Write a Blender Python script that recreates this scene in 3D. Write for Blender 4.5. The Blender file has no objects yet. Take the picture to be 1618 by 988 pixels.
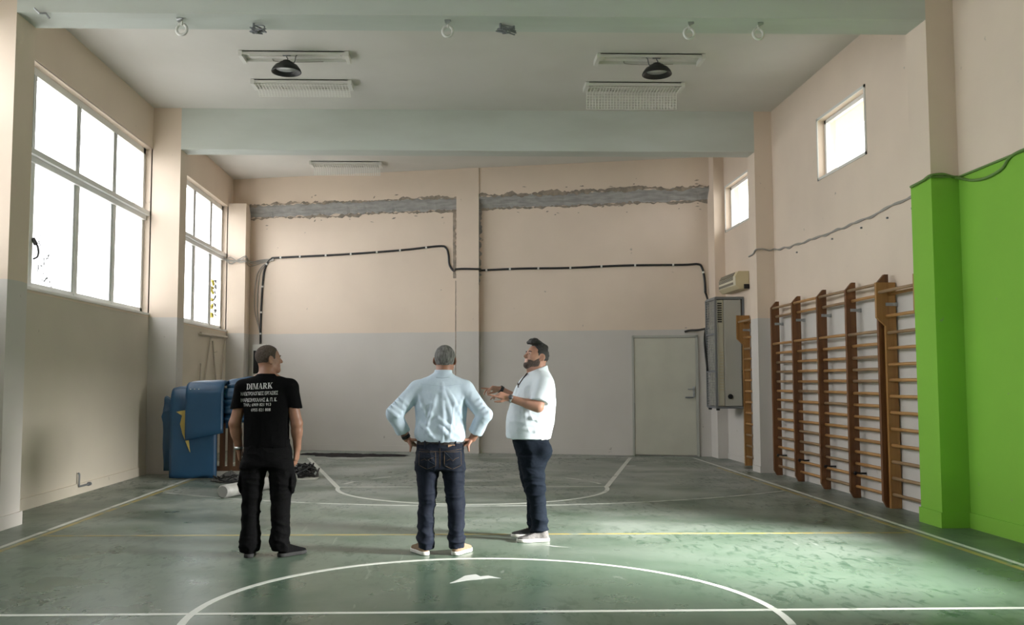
import bpy, bmesh, math, random
import numpy as np
from mathutils import Vector, Matrix
from mathutils.bvhtree import BVHTree

random.seed(7); rng = np.random.default_rng(11)
PI = math.pi; R = math.radians
scene = bpy.context.scene
COL = scene.collection

# ------------------------------------------------------------------ camera, world, light, exposure
W_, H_ = 1618, 988
F_, PX, PY, YAW, PIT = 1472.8, 755.5, 500.6, -0.0209, 0.0692
cd = bpy.data.cameras.new('camera'); cam = bpy.data.objects.new('camera', cd); COL.objects.link(cam)
cd.sensor_width = 36; cd.sensor_fit = 'HORIZONTAL'; cd.lens = F_/W_*36
cd.shift_x = -(PX-W_/2)/W_; cd.shift_y = (PY-H_/2)/W_
cd.clip_start = .05; cd.clip_end = 200
cam.location = (0, 0, 1.42); cam.rotation_euler = (PI/2+PIT, 0, YAW)
scene.camera = cam

world = bpy.data.worlds.new('world'); scene.world = world; world.use_nodes = True
bg = world.node_tree.nodes['Background']
bg.inputs[0].default_value = (.965, .985, 1, 1); bg.inputs[1].default_value = 8.5

scene.view_settings.view_transform = 'Standard'; scene.view_settings.look = 'None'
scene.view_settings.gamma = 1; scene.view_settings.use_curve_mapping = False
scene.view_settings.exposure = 0.0
scene.cycles.max_bounces = 12; scene.cycles.diffuse_bounces = 7; scene.cycles.glossy_bounces = 4
scene.cycles.transparent_max_bounces = 16; scene.cycles.use_denoising = True
scene.cycles.sample_clamp_indirect = 8; scene.cycles.caustics_reflective = False; scene.cycles.caustics_refractive = False

# room numbers (metres): x to the right, y away from the camera
XL, XR, ZC, ZB = -4.80, 4.975, 5.712, 5.055
PLX, PRX = -4.363, 4.695
B1, B2 = (9.06, 9.475), (14.51, 14.86)
BM = (3.62, 4.0), (-1.85, -1.47)
YF = -7.0
def ywall(x): return 19.86 - .2312*(x+4.82)
ZP = 2.41

def portal(x, y0, y1, z0, z1, s):
    l = bpy.data.lights.new('window_portal', 'AREA'); l.shape = 'RECTANGLE'
    l.size = z1-z0; l.size_y = y1-y0; l.cycles.is_portal = True
    o = bpy.data.objects.new('window_portal', l); COL.objects.link(o)
    o.location = (x, (y0+y1)/2, (z0+z1)/2); o.rotation_euler = (0, s*PI/2, 0)
for y0, y1 in ((9.48, 14.5), (14.87, 19.2), (4.01, 9.05), (-1.46, 3.6)): portal(XL-.22, y0, y1, 2.5, 5.05, -1)
for y0, y1, z0, z1 in ((11.13, 12.6, 4.24, 5.0), (15.72, 17.08, 4.24, 5.0), (5.7, 7.75, 1.0, 2.1), (.2, 2, 4.24, 5)): portal(XR+.22, y0, y1, z0, z1, 1)

# added area lamp throwing a daylight pool through the low side window (window_8, outside the frame)
dl = bpy.data.lights.new('added_daylight', 'AREA'); dl.shape = 'RECTANGLE'; dl.size = 1.5; dl.size_y = 1.5; dl.energy = 1350; dl.color = (1, .985, .95); dl.spread = R(75)
do = bpy.data.objects.new('added_daylight', dl); COL.objects.link(do); do.location = (7.84, 5.5, 2.85)
do.rotation_euler = (Vector((1.8, 8.0, 0))-do.location).to_track_quat('-Z', 'Y').to_euler()

# ------------------------------------------------------------------ helpers
def mat(name, col, rough=.6, metal=0, noise=None, bump=None, spec=.5):
    m = bpy.data.materials.new(name); m.use_nodes = True
    nt = m.node_tree; b = nt.nodes['Principled BSDF']
    b.inputs['Base Color'].default_value = (*col, 1); b.inputs['Roughness'].default_value = rough
    b.inputs['Metallic'].default_value = metal; b.inputs['Specular IOR Level'].default_value = spec
    tc = nt.nodes.new('ShaderNodeTexCoord')
    if noise:                                   # (scale xyz or number, second colour, low, high)
        sc, c2, lo, hi = noise
        mp = nt.nodes.new('ShaderNodeMapping'); mp.inputs[3].default_value = sc if isinstance(sc, tuple) else (sc,)*3
        n = nt.nodes.new('ShaderNodeTexNoise'); n.inputs['Scale'].default_value = 1; n.inputs['Detail'].default_value = 5
        r = nt.nodes.new('ShaderNodeMapRange'); r.inputs[1].default_value = lo; r.inputs[2].default_value = hi
        mx = nt.nodes.new('ShaderNodeMix'); mx.data_type = 'RGBA'
        mx.inputs[6].default_value = (*col, 1); mx.inputs[7].default_value = (*c2, 1)
        L = nt.links.new
        L(tc.outputs['Object'], mp.inputs[0]); L(mp.outputs[0], n.inputs['Vector']); L(n.outputs['Fac'], r.inputs[0])
        L(r.outputs[0], mx.inputs[0]); L(mx.outputs[2], b.inputs['Base Color'])
    if bump:
        n = nt.nodes.new('ShaderNodeTexNoise'); n.inputs['Scale'].default_value = bump[0]; n.inputs['Detail'].default_value = 4
        bp = nt.nodes.new('ShaderNodeBump'); bp.inputs['Strength'].default_value = bump[1]; bp.inputs['Distance'].default_value = .01
        nt.links.new(tc.outputs['Object'], n.inputs['Vector']); nt.links.new(n.outputs['Fac'], bp.inputs['Height'])
        nt.links.new(bp.outputs[0], b.inputs['Normal'])
    return m

def link(name, me, m, parent=None):
    o = bpy.data.objects.new(name, me); COL.objects.link(o)
    if m: me.materials.append(m)
    if parent: o.parent = parent
    return o
def obj(name, bm, m, parent=None, smooth=False):
    me = bpy.data.meshes.new(name); bmesh.ops.recalc_face_normals(bm, faces=bm.faces[:]); bm.to_mesh(me); bm.free()
    if smooth:
        for p in me.polygons: p.use_smooth = True
    return link(name, me, m, parent)
def tag(o, label=None, cat=None, group=None, kind=None):
    if label: o['label'] = label
    if cat: o['category'] = cat
    if group: o['group'] = group
    if kind: o['kind'] = kind
    return o
def thing(name, label, cat, loc=(0, 0, 0), group=None, rz=0):
    o = bpy.data.objects.new(name, None); COL.objects.link(o); o.location = loc; o.rotation_euler.z = rz
    o.empty_display_size = .1
    return tag(o, label, cat, group)
def struct(name, bm, m, parent=None):
    o = obj(name, bm, m, parent)
    if not parent: o['kind'] = 'structure'
    return o
def NB(): return bmesh.new()
def box(bm, x0, x1, y0, y1, z0, z1, bev=0):
    vs = [bm.verts.new((x, y, z)) for x in (x0, x1) for y in (y0, y1) for z in (z0, z1)]
    fs = [bm.faces.new([vs[i] for i in q]) for q in ((0, 1, 3, 2), (4, 6, 7, 5), (0, 4, 5, 1), (2, 3, 7, 6), (0, 2, 6, 4), (1, 5, 7, 3))]
    if bev:
        es = list({e for f in fs for e in f.edges}); bmesh.ops.bevel(bm, geom=es, offset=bev, segments=2, affect='EDGES', profile=.5)
    return bm
def bx(*a, **k): return box(NB(), *a, **k)
def prism(bm, pts, axis, a, b):                 # polygon in the two other axes, extruded along axis
    def P(p, t):
        q = list(p); q.insert(axis, t); return q
    A = [bm.verts.new(P(p, a)) for p in pts]; B = [bm.verts.new(P(p, b)) for p in pts]; n = len(pts)
    bm.faces.new(A); bm.faces.new(B[::-1])
    for i in range(n): bm.faces.new([A[i], B[i], B[(i+1) % n], A[(i+1) % n]])
    return bm
def tube(bm, pts, r, seg=8, closed=False):
    P = [Vector(p) for p in pts]; n = len(P); rings = []; nrm = None
    for i in range(n):
        if closed: t = P[(i+1) % n]-P[i-1]
        else: t = (P[min(i+1, n-1)]-P[max(i-1, 0)])
        t = t.normalized() if t.length > 1e-9 else Vector((0, 0, 1))
        if nrm is None: nrm = t.orthogonal().normalized()
        nrm = nrm - t*nrm.dot(t); nrm = nrm.normalized() if nrm.length > 1e-6 else t.orthogonal().normalized()
        b = t.cross(nrm); rr = r[i] if isinstance(r, (list, tuple)) else r
        rings.append([bm.verts.new(P[i]+(nrm*math.cos(2*PI*k/seg)+b*math.sin(2*PI*k/seg))*rr) for k in range(seg)])
    for i in range(n if closed else n-1):
        A, B = rings[i], rings[(i+1) % n]
        for k in range(seg): bm.faces.new([A[k], A[(k+1) % seg], B[(k+1) % seg], B[k]])
    if not closed: bm.faces.new(rings[0][::-1]); bm.faces.new(rings[-1])
    return bm
def spline(pts, n=8):                           # Catmull-Rom through points
    P = [np.array(p, float) for p in pts]; P = [2*P[0]-P[1]]+P+[2*P[-1]-P[-2]]; out = []
    for i in range(1, len(P)-2):
        for k in range(n):
            t = k/n; a, b, c, d = P[i-1:i+3]
            out.append(.5*(2*b+(c-a)*t+(2*a-5*b+4*c-d)*t*t+(3*b-a-3*c+d)*t**3))
    out.append(P[-2]); return [tuple(p) for p in out]
def lathe(bm, prof, seg=24, c=(0, 0, 0)):
    rings = []
    for r, z in prof:
        if r < 1e-6: rings.append([bm.verts.new((c[0], c[1], c[2]+z))])
        else: rings.append([bm.verts.new((c[0]+r*math.cos(2*PI*k/seg), c[1]+r*math.sin(2*PI*k/seg), c[2]+z)) for k in range(seg)])
    for A, B in zip(rings, rings[1:]):
        for k in range(seg):
            k2 = (k+1) % seg
            if len(A) == 1 and len(B) == 1: continue
            if len(A) == 1: bm.faces.new([A[0], B[k2], B[k]])
            elif len(B) == 1: bm.faces.new([A[k], A[k2], B[0]])
            else: bm.faces.new([A[k], A[k2], B[k2], B[k]])
    return bm

# ------------------------------------------------------------------ materials
def wall_mat(name, up, low, zsplit, rough=.75):
    m = mat(name, up, rough, bump=(9, .12), spec=.25); nt = m.node_tree; L = nt.links.new
    b = nt.nodes['Principled BSDF']
    g = nt.nodes.new('ShaderNodeNewGeometry'); s = nt.nodes.new('ShaderNodeSeparateXYZ'); L(g.outputs['Position'], s.inputs[0])
    w = nt.nodes.new('ShaderNodeTexNoise'); w.inputs['Scale'].default_value = 3; L(g.outputs['Position'], w.inputs['Vector'])
    ad = nt.nodes.new('ShaderNodeMath'); ad.operation = 'MULTIPLY_ADD'; ad.inputs[1].default_value = .02; L(w.outputs['Fac'], ad.inputs[0]); L(s.outputs[2], ad.inputs[2])
    gt = nt.nodes.new('ShaderNodeMath'); gt.operation = 'GREATER_THAN'; gt.inputs[1].default_value = zsplit+.01; L(ad.outputs[0], gt.inputs[0])
    mx = nt.nodes.new('ShaderNodeMix'); mx.data_type = 'RGBA'; mx.inputs[6].default_value = (*low, 1); mx.inputs[7].default_value = (*up, 1); L(gt.outputs[0], mx.inputs[0])
    # large soft discolouration and small chips
    n = nt.nodes.new('ShaderNodeTexNoise'); n.inputs['Scale'].default_value = .7; n.inputs['Detail'].default_value = 6; L(g.outputs['Position'], n.inputs['Vector'])
    r = nt.nodes.new('ShaderNodeMapRange'); r.inputs[1].default_value = .35; r.inputs[2].default_value = .75; r.inputs[3].default_value = 1; r.inputs[4].default_value = .9; L(n.outputs['Fac'], r.inputs[0])
    m2 = nt.nodes.new('ShaderNodeMix'); m2.data_type = 'RGBA'; m2.blend_type = 'MULTIPLY'; m2.inputs[0].default_value = 1
    L(mx.outputs[2], m2.inputs[6]); L(r.outputs[0], m2.inputs[7])
    v = nt.nodes.new('ShaderNodeTexNoise'); v.inputs['Scale'].default_value = 7; v.inputs['Detail'].default_value = 3; L(g.outputs['Position'], v.inputs['Vector'])
    r2 = nt.nodes.new('ShaderNodeMapRange'); r2.inputs[1].default_value = .74; r2.inputs[2].default_value = .78; r2.inputs[4].default_value = .55; L(v.outputs['Fac'], r2.inputs[0])
    m3 = nt.nodes.new('ShaderNodeMix'); m3.data_type = 'RGBA'; m3.inputs[7].default_value = (.25, .22, .19, 1); L(r2.outputs[0], m3.inputs[0]); L(m2.outputs[2], m3.inputs[6])
    L(m3.outputs[2], b.inputs['Base Color'])
    return m
PEACH = (.77, .645, .535); LOWER = (.63, .595, .56)
M_WALL = wall_mat('peach_and_grey_paint', PEACH, LOWER, ZP)
M_WALL_L = wall_mat('peach_and_beige_paint', PEACH, (.645, .585, .49), ZP)
M_GREEN = wall_mat('peach_and_green_paint', PEACH, (.24, .51, .06), 3.44)
M_CEIL = mat('ceiling_paint', (.71, .69, .655), .8, noise=(.6, (.64, .62, .58), .4, .7), bump=(6, .05), spec=.2)
M_BEAM = mat('beam_paint', (.60, .635, .60), .7, noise=((.8, 3, 3), (.55, .58, .54), .4, .7), bump=(7, .12), spec=.25)
M_ALU = mat('white_aluminium', (.80, .80, .79), .4, .0)
M_ALUG = mat('grey_seal', (.25, .26, .27), .6)
M_CEMENT = mat('raw_cement', (.30, .295, .285), .95, noise=((4, 4, 22), (.41, .40, .385), .35, .65), bump=(22, .9), spec=.1)
M_CEMENTD = mat('old_mortar', (.38, .32, .26), .95, noise=(9, (.26, .23, .195), .4, .6), bump=(20, .8), spec=.1)
M_DOOR = mat('door_paint', (.56, .545, .46), .45, noise=(2, (.51, .495, .42), .4, .7))
M_BLACK = mat('black_plastic', (.012, .012, .013), .45)
M_WHITEP = mat('white_plastic', (.72, .71, .67), .45)
M_CREAM = mat('aged_cream_plastic', (.62, .54, .34), .5)
M_STEEL = mat('galvanised_steel', (.45, .46, .47), .4, .7, noise=(14, (.33, .34, .35), .4, .6))
M_GREYM = mat('grey_painted_steel', (.2, .21, .22), .5, .2)
M_WOODD = mat('dark_stained_wood', (.185, .074, .024), .42, noise=((22, 22, 1.3), (.105, .04, .014), .35, .7))
M_WOODL = mat('honey_oak_wood', (.36, .185, .055), .42, noise=((22, 22, 1.3), (.27, .125, .035), .35, .7))
M_RUNG = mat('worn_rung_wood', (.50, .27, .10), .4, noise=((30, 1.2, 30), (.36, .18, .06), .35, .7))
M_RUNG2 = mat('grey_worn_rung_wood', (.34, .22, .12), .45, noise=((30, 1.2, 30), (.25, .15, .075), .35, .7))
M_BLUE = mat('blue_vinyl', (.014, .062, .135), .42, noise=(3, (.018, .074, .16), .4, .7), bump=(5, .1))
M_FOAM = mat('yellow_foam', (.52, .40, .12), .9, bump=(60, .4))
M_CABLE = mat('grey_cable', (.34, .32, .29), .6)
M_PIPE = mat('grey_white_pipe', (.33, .33, .31), .5, noise=(6, (.25, .245, .23), .4, .65))
M_LINEW = None

def glass(name, haze):
    m = bpy.data.materials.new(name); m.use_nodes = True; nt = m.node_tree; nt.nodes.clear(); L = nt.links.new
    out = nt.nodes.new('ShaderNodeOutputMaterial'); t = nt.nodes.new('ShaderNodeBsdfTransparent'); t.inputs[0].default_value = (.95, .95, .95, 1)
    g = nt.nodes.new('ShaderNodeBsdfGlossy'); g.inputs['Roughness'].default_value = .05
    mx = nt.nodes.new('ShaderNodeMixShader'); mx.inputs[0].default_value = .05
    L(t.outputs[0], mx.inputs[1]); L(g.outputs[0], mx.inputs[2]); last = mx
    if haze:
        d = nt.nodes.new('ShaderNodeBsdfTranslucent'); d.inputs[0].default_value = (.80, .80, .80, 1)
        m2 = nt.nodes.new('ShaderNodeMixShader'); m2.inputs[0].default_value = haze
        L(mx.outputs[0], m2.inputs[1]); L(d.outputs[0], m2.inputs[2]); last = m2
    L(last.outputs[0], out.inputs[0]); return m
M_GLASS = glass('clear_glass', 0); M_HAZE = glass('dusty_glass', .45)

def floor_mat():
    m = mat('green_gym_floor', (.1, .16, .12), .25, spec=.32); nt = m.node_tree; L = nt.links.new; b = nt.nodes['Principled BSDF']
    g = nt.nodes.new('ShaderNodeNewGeometry')
    def noise(scale, det=5, rot=0, dist=0):
        mp = nt.nodes.new('ShaderNodeMapping'); mp.inputs[3].default_value = scale; mp.inputs[2].default_value = (0, 0, rot)
        n = nt.nodes.new('ShaderNodeTexNoise'); n.inputs['Scale'].default_value = 1; n.inputs['Detail'].default_value = det; n.inputs['Distortion'].default_value = dist
        L(g.outputs['Position'], mp.inputs[0]); L(mp.outputs[0], n.inputs['Vector']); return n.outputs['Fac']
    def rng_(x, a, b_, c, d):
        r = nt.nodes.new('ShaderNodeMapRange'); r.inputs[1].default_value = a; r.inputs[2].default_value = b_; r.inputs[3].default_value = c; r.inputs[4].default_value = d
        L(x, r.inputs[0]); return r.outputs[0]
    def mix(f, a, b_):
        x = nt.nodes.new('ShaderNodeMix'); x.data_type = 'RGBA'
        for s, v in ((6, a), (7, b_)):
            if isinstance(v, tuple): x.inputs[s].default_value = (*v, 1)
            else: L(v, x.inputs[s])
        L(f, x.inputs[0]); return x.outputs[2]
    def mul(a, b_):
        x = nt.nodes.new('ShaderNodeMath'); x.operation = 'MULTIPLY'; L(a, x.inputs[0])
        if isinstance(b_, float): x.inputs[1].default_value = b_
        else: L(b_, x.inputs[1])
        return x.outputs[0]
    GREEN = (.066, .108, .074); DUST_SHEEN = (.34, .355, .335); DARK = (.026, .060, .036)
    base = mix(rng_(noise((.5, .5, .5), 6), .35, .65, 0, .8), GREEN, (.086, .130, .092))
    # dust film; its rise with distance paints in the far floor's grazing reflection
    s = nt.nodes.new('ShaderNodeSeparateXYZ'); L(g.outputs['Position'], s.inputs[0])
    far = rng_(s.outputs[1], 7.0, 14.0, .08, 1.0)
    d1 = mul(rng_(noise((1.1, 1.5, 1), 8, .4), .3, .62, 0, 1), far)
    c1 = mix(d1, base, DUST_SHEEN)
    # wiped, scuffed footmarks: short dark smears
    sm = rng_(noise((11, 4.6, 1), 4, .9, .8), .575, .62, 0, 1)
    sm2 = rng_(noise((14, 5.5, 1), 4, -.6, .9), .585, .63, 0, 1)
    patch = rng_(noise((.55, .5, 1), 2), .38, .6, 0, 1)
    c2 = mix(mul(mul(sm, patch), .6), c1, DARK); c3 = mix(mul(mul(sm2, patch), .6), c2, DARK)
    # pale scrapes
    sc = rng_(noise((9, 1.4, 1), 4, 1.25, .6), .69, .74, 0, .5)
    c4 = mix(sc, c3, (.27, .30, .27))
    L(c4, b.inputs['Base Color'])
    rg = rng_(noise((1.6, 1.6, 1), 6), .3, .7, .22, .36)
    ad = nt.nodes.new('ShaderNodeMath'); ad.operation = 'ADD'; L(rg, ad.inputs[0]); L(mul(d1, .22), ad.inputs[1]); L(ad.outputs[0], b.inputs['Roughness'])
    n = nt.nodes.new('ShaderNodeTexNoise'); n.inputs['Scale'].default_value = 3.0; L(g.outputs['Position'], n.inputs['Vector'])
    bp = nt.nodes.new('ShaderNodeBump'); bp.inputs['Strength'].default_value = .05; bp.inputs['Distance'].default_value = .01; L(n.outputs['Fac'], bp.inputs['Height']); L(bp.outputs[0], b.inputs['Normal'])
    return m
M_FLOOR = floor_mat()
def line_mat(name, col, lo, hi):
    m = mat(name, col, .4, noise=(5, (.20, .24, .20), lo, hi)); return m
M_LW = line_mat('white_line_paint', (.60, .62, .58), .62, .72); M_LWF = line_mat('worn_white_line_paint', (.50, .52, .49), .52, .68)
M_LY = line_mat('yellow_line_paint', (.34, .27, .085), .5, .66)

# ------------------------------------------------------------------ the room
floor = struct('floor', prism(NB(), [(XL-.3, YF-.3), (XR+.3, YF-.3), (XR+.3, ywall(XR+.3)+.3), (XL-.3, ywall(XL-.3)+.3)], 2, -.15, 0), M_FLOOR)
def flat(name, polys, m, t=.0015):
    bm = NB()
    for p in polys: prism(bm, p, 2, .0002, t)
    return obj(name, bm, m, floor)
def strip(a, b, w):
    a, b = Vector(a), Vector(b); d = (b-a).normalized(); n = Vector((-d.y, d.x))*w/2
    return [tuple(a-n), tuple(b-n), tuple(b+n), tuple(a+n)]
def arc(c, r, a0, a1, w, n=64):
    out = []
    for i in range(n):
        t0, t1 = a0+(a1-a0)*i/n, a0+(a1-a0)*(i+1)/n
        out.append([(c[0]+q*math.cos(t), c[1]+q*math.sin(t)) for q, t in ((r-w/2, t0), (r-w/2, t1), (r+w/2, t1), (r+w/2, t0))])
    return out
flat('white_sideline', [strip((-3.93, -5), (-3.91, 17.9), .05)], M_LW)
flat('yellow_sideline', [strip((-3.835, -5), (-3.835, 14.2), .055)], M_LY)
flat('white_sideline', [strip((4.375, -5), (4.365, 17.4), .05)], M_LW)
flat('yellow_sideline', [strip((4.265, -5), (4.27, 15.4), .055)], M_LY)
flat('yellow_cross_line', [strip((-3.80, 8.77), (4.24, 8.79), .05)], M_LY)
flat('halfway_line', [strip((-3.95, 5.82), (4.4, 5.89), .05)], M_LW, .0018)
flat('centre_circle', arc((.171, 5.79), 1.8, 0, 2*PI, .05, 128), M_LW, .0022)
flat('free_throw_line', [strip((-1.61, 12.69), (1.99, 12.69), .05)], M_LWF)
flat('free_throw_arc', arc((.19, 12.69), 1.8, PI, 2*PI, .055), M_LW, .0022)
flat('lane_line', [strip((-1.62, 12.66), (-2.77, 17.45), .065)], M_LW, .002)
flat('lane_line', [strip((2.0, 12.66), (3.19, 17.4), .065)], M_LW, .002)
flat('three_point_arc', arc((.22, 17.26), 6.5, PI+.92, 2*PI-.905, .05, 96), M_LWF, .0026)
flat('end_line', [strip((-2.8, 17.62), (4.37, 17.45), .05)], M_LWF)
for a0, a1 in ((2.93, 2.75), (2.52, 2.30), (2.05, 1.85), (.72, .5), (.36, .18)): flat('dashed_arc', arc((.19, 12.69), 1.8, a0, a1, .05, 6), M_LWF)
flat('lane_mark', [strip((2.74, 15.75), (2.98, 15.75), .09)], M_LWF); flat('lane_mark', [strip((-2.55, 15.69), (-2.30, 15.69), .09)], M_LWF)
def blob(c, rx, ry, n, jag, seed, rot=0):
    q = random.Random(seed); pts = []
    for i in range(n):
        a = 2*PI*i/n; k = 1+q.uniform(-jag, jag); x, y = rx*k*math.cos(a), ry*k*math.sin(a)
        pts.append((c[0]+x*math.cos(rot)-y*math.sin(rot), c[1]+x*math.sin(rot)+y*math.cos(rot)))
    return pts
flat('paint_splash', [[(-.06, 6.68), (.0, 6.8), (.05, 6.93), (.13, 6.98), (.16, 6.9), (.22, 6.93), (.31, 6.83), (.22, 6.84), (.14, 6.80), (.06, 6.77)]], mat('spilt_white_paint', (.55, .57, .55), .6), .002)
flat('floor_scrape', [[(.72, 8.2), (.82, 8.12), (.97, 8.06), (.9, 8.1), (.8, 8.17)]], M_LWF)

def wall_with(xa, xb, ya, yb, holes, m, name):
    bm = NB(); ys = sorted({ya, yb, *[h[0] for h in holes], *[h[1] for h in holes]})
    for y0, y1 in zip(ys, ys[1:]):
        hs = [h for h in holes if h[0] <= y0 and h[1] >= y1]
        zs = [0] + [z for h in hs for z in (h[2], h[3])] + [ZC+.1]
        for z0, z1 in zip(zs[::2], zs[1::2]):
            if z1 > z0: box(bm, xa, xb, y0, y1, z0, z1)
    return struct(name, bm, m)
LWIN = [(-1.47, 3.62, 2.46, ZB), (4.0, 9.06, 2.46, ZB), (9.475, 14.51, 2.46, ZB), (14.86, 19.32, 2.46, ZB)]
wall_left = wall_with(XL-.3, XL, YF-.3, ywall(XL)+.2, LWIN, M_WALL_L, 'wall_left')
RWIN = [(.2, 2.0, 4.22, 5.02), (11.13, 12.61, 4.22, 5.02), (15.72, 17.09, 4.22, 5.02)]
wall_right = wall_with(XR, XR+.25, 9.4, ywall(XR)+.2, RWIN[1:], M_WALL, 'wall_right')
wall_near = wall_with(XR, XR+.25, YF-.3, 9.4, [RWIN[0], (5.7, 7.75, 1.0, 2.1)], M_GREEN, 'wall_right_front')
struct('wall_front', bx(XL-.3, XR+.3, YF-.3, YF, 0, ZC+.1), M_WALL)
def on_back(x, d): return ywall(x)-d           # d metres in front of the recessed infill
bm = NB()
prism(bm, [(XL-.3, ywall(XL-.3)), (XR+.3, ywall(XR+.3)), (XR+.3, ywall(XR+.3)+.3), (XL-.3, ywall(XL-.3)+.3)], 2, 0, ZC+.1)
wall_back = struct('wall_back', bm, M_WALL)
struct('ceiling', prism(NB(), [(XL-.3, YF-.3), (XR+.3, YF-.3), (XR+.3, 18.2), (XL-.3, 20.4)], 2, ZC, ZC+.2), M_CEIL)
struct('ground', bx(-45, 45, -45, 60, -.6, -.4), mat('pale_yard_concrete', (.42, .41, .38), .9, noise=(1.5, (.35, .34, .31), .4, .6)))
# beams and pilasters
for i, (y0, y1) in enumerate((B1, B2, *BM)):
    struct('trim_%d' % (i+1), bx(PLX, PRX, y0, y1, ZB, ZC+.02), M_BEAM)
    struct('trim_%d' % (i+5), bx(XL-.02, PLX, y0, y1, 0, ZC+.02), M_WALL)
    struct('trim_%d' % (i+9), bx(PRX, XR+.02, y0, y1, 0, ZC+.02), M_GREEN if i in (0, 2, 3) else M_WALL)
# back wall: ring beam and three pilasters stand proud of the infill
DR = .13
def backbox(bm, x0, x1, z0, z1, d0, d1):
    prism(bm, [(x0, ywall(x0)-d1), (x1, ywall(x1)-d1), (x1, ywall(x1)-d0), (x0, ywall(x0)-d0)], 2, z0, z1); return bm
struct('trim_13', backbox(NB(), XL, XR, 5.10, ZC+.02, -.02, DR), M_WALL)
struct('trim_14', backbox(NB(), -.05, .40, 0, ZC+.02, -.02, DR+.03), M_WALL)
struct('trim_15', bx(XL-.02, -4.43, 19.32, 19.9, 0, 5.12), M_WALL)
struct('trim_16', bx(4.78, XR+.02, 17.2, 17.9, 0, ZC+.02), M_WALL)
# baseboards
struct('baseboard_left', box(box(box(NB(), XL-.01, XL+.02, 4, B1[0], 0, .13), XL-.01, XL+.02, B1[1], B2[0], 0, .13), XL-.01, XL+.02, B2[1], 19.32, 0, .13), M_WALL_L)
struct('baseboard_left_pilaster', box(box(NB(), XL, PLX+.02, B1[0]-.02, B1[1]+.02, 0, .13), XL, PLX+.015, B2[0]-.015, B2[1]+.015, 0, .11), M_WALL)
struct('baseboard_right', box(box(NB(), XR-.015, XR+.01, B1[1], B2[0], 0, .1), XR-.015, XR+.01, B2[1], 17.2, 0, .1), M_WALL)
struct('baseboard_right_green', box(box(NB(), PRX-.02, XR+.01, B1[0]-.02, B1[1]+.005, 0, .15), XR-.02, XR+.01, 7.75, B1[0], 0, .15), M_GREEN)
struct('baseboard_right_pilaster', bx(PRX-.012, XR+.01, B2[0]-.012, B2[1]+.01, 0, .1), M_WALL)
struct('baseboard_back', backbox(backbox(NB(), -4.42, -.05, 0, .12, -.01, .02), .40, 3.33, 0, .12, -.01, .02), M_WALL)
struct('trim_17', bx(XL-.015, XL+.004, 9.475, 14.51, ZB-.0, ZB+.05), M_WALL)

# ragged cement left by the chased joint under the ring beam and beside the pilaster
def ragged(x0, x1, z0, z1, d, jag, seed, step=.035, th=.02, top=None):
    q = random.Random(seed); n = max(2, int((x1-x0)/step)); bm = NB(); lo = []; hi = []; a = b = 0
    for i in range(n+1):
        x = x0+(x1-x0)*i/n; a = .7*a+q.uniform(-jag, jag); b = .7*b+q.uniform(-jag, jag)
        lo.append((x, z0+a)); hi.append((x, z1+b))
    for (xa, za), (xb, zb), (_, ya), (_, yb) in zip(lo, lo[1:], hi, hi[1:]):
        k = [q.uniform(.4, 1)*th for _ in range(1)][0]
        F = [(xa, za), (xb, zb), (xb, yb), (xa, ya)]
        A = [bm.verts.new((x, ywall(x)-d+.01, z)) for x, z in F]; B = [bm.verts.new((x, ywall(x)-d-k, z)) for x, z in F]
        bm.faces.new(B)
        for i in range(4): bm.faces.new([A[i], A[(i+1) % 4], B[(i+1) % 4], B[i]])
    return bm
def ragged_v(x0, x1, z0, z1, d, jag, seed, th=.02):
    q = random.Random(seed); n = int((z1-z0)/.04); bm = NB(); prev = None
    for i in range(n+1):
        z = z0+(z1-z0)*i/n; w = q.uniform(0, jag); cur = (z, x0-w*.2, x1+q.uniform(-jag, jag))
        if prev:
            F = [(prev[1], prev[0]), (prev[2], prev[0]), (cur[2], z), (cur[1], z)]
            A = [bm.verts.new((x, ywall(x)-d+.01, zz)) for x, zz in F]; B = [bm.verts.new((x, ywall(x)-d-q.uniform(.4, 1)*th, zz)) for x, zz in F]
            bm.faces.new(B)
            for k in range(4): bm.faces.new([A[k], A[(k+1) % 4], B[(k+1) % 4], B[k]])
        prev = cur
    return bm
def ledge(x0, x1, seed):                        # sloping mortar fillet between infill and beam
    q = random.Random(seed); n = int((x1-x0)/.06); bm = NB(); rows = []
    for i in range(n+1):
        x = x0+(x1-x0)*i/n; j = q.uniform(-.018, .018)
        rows.append([bm.verts.new((x, ywall(x)-d+q.uniform(-.004, .004), z)) for d, z in ((DR+.004, 5.125+j), (DR+.006, 5.085), (.045, 4.985+j*.6), (.012, 4.90+j*1.3), (-.01, 4.90+j), (-.01, 5.125))])
    for A, B in zip(rows, rows[1:]):
        for k in range(6): bm.faces.new([A[k], B[k], B[(k+1) % 6], A[(k+1) % 6]])
    return bm
obj('cement_joint', ledge(-4.43, -.05, 1), M_CEMENT, wall_back); obj('cement_joint', ledge(.40, 4.78, 2), M_CEMENT, wall_back)
obj('mortar_smear', ragged(-4.43, -.05, 5.11, 5.155, DR, .024, 3), M_CEMENTD, wall_back)
obj('mortar_smear', ragged(-4.43, -.05, 4.855, 4.90, 0, .024, 4), M_CEMENTD, wall_back)
obj('mortar_smear', ragged(.40, 4.78, 5.11, 5.16, DR, .026, 5), M_CEMENTD, wall_back)
obj('mortar_smear', ragged(.40, 4.78, 4.87, 4.91, 0, .02, 6), M_CEMENTD, wall_back)
obj('mortar_smear', ragged_v(.40, .44, 3.35, 4.9, 0, .035, 7), M_CEMENT, wall_back)
obj('mortar_smear', ragged_v(-.115, -.05, 3.5, 4.85, 0, .03, 8), M_CEMENTD, wall_back)
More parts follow.
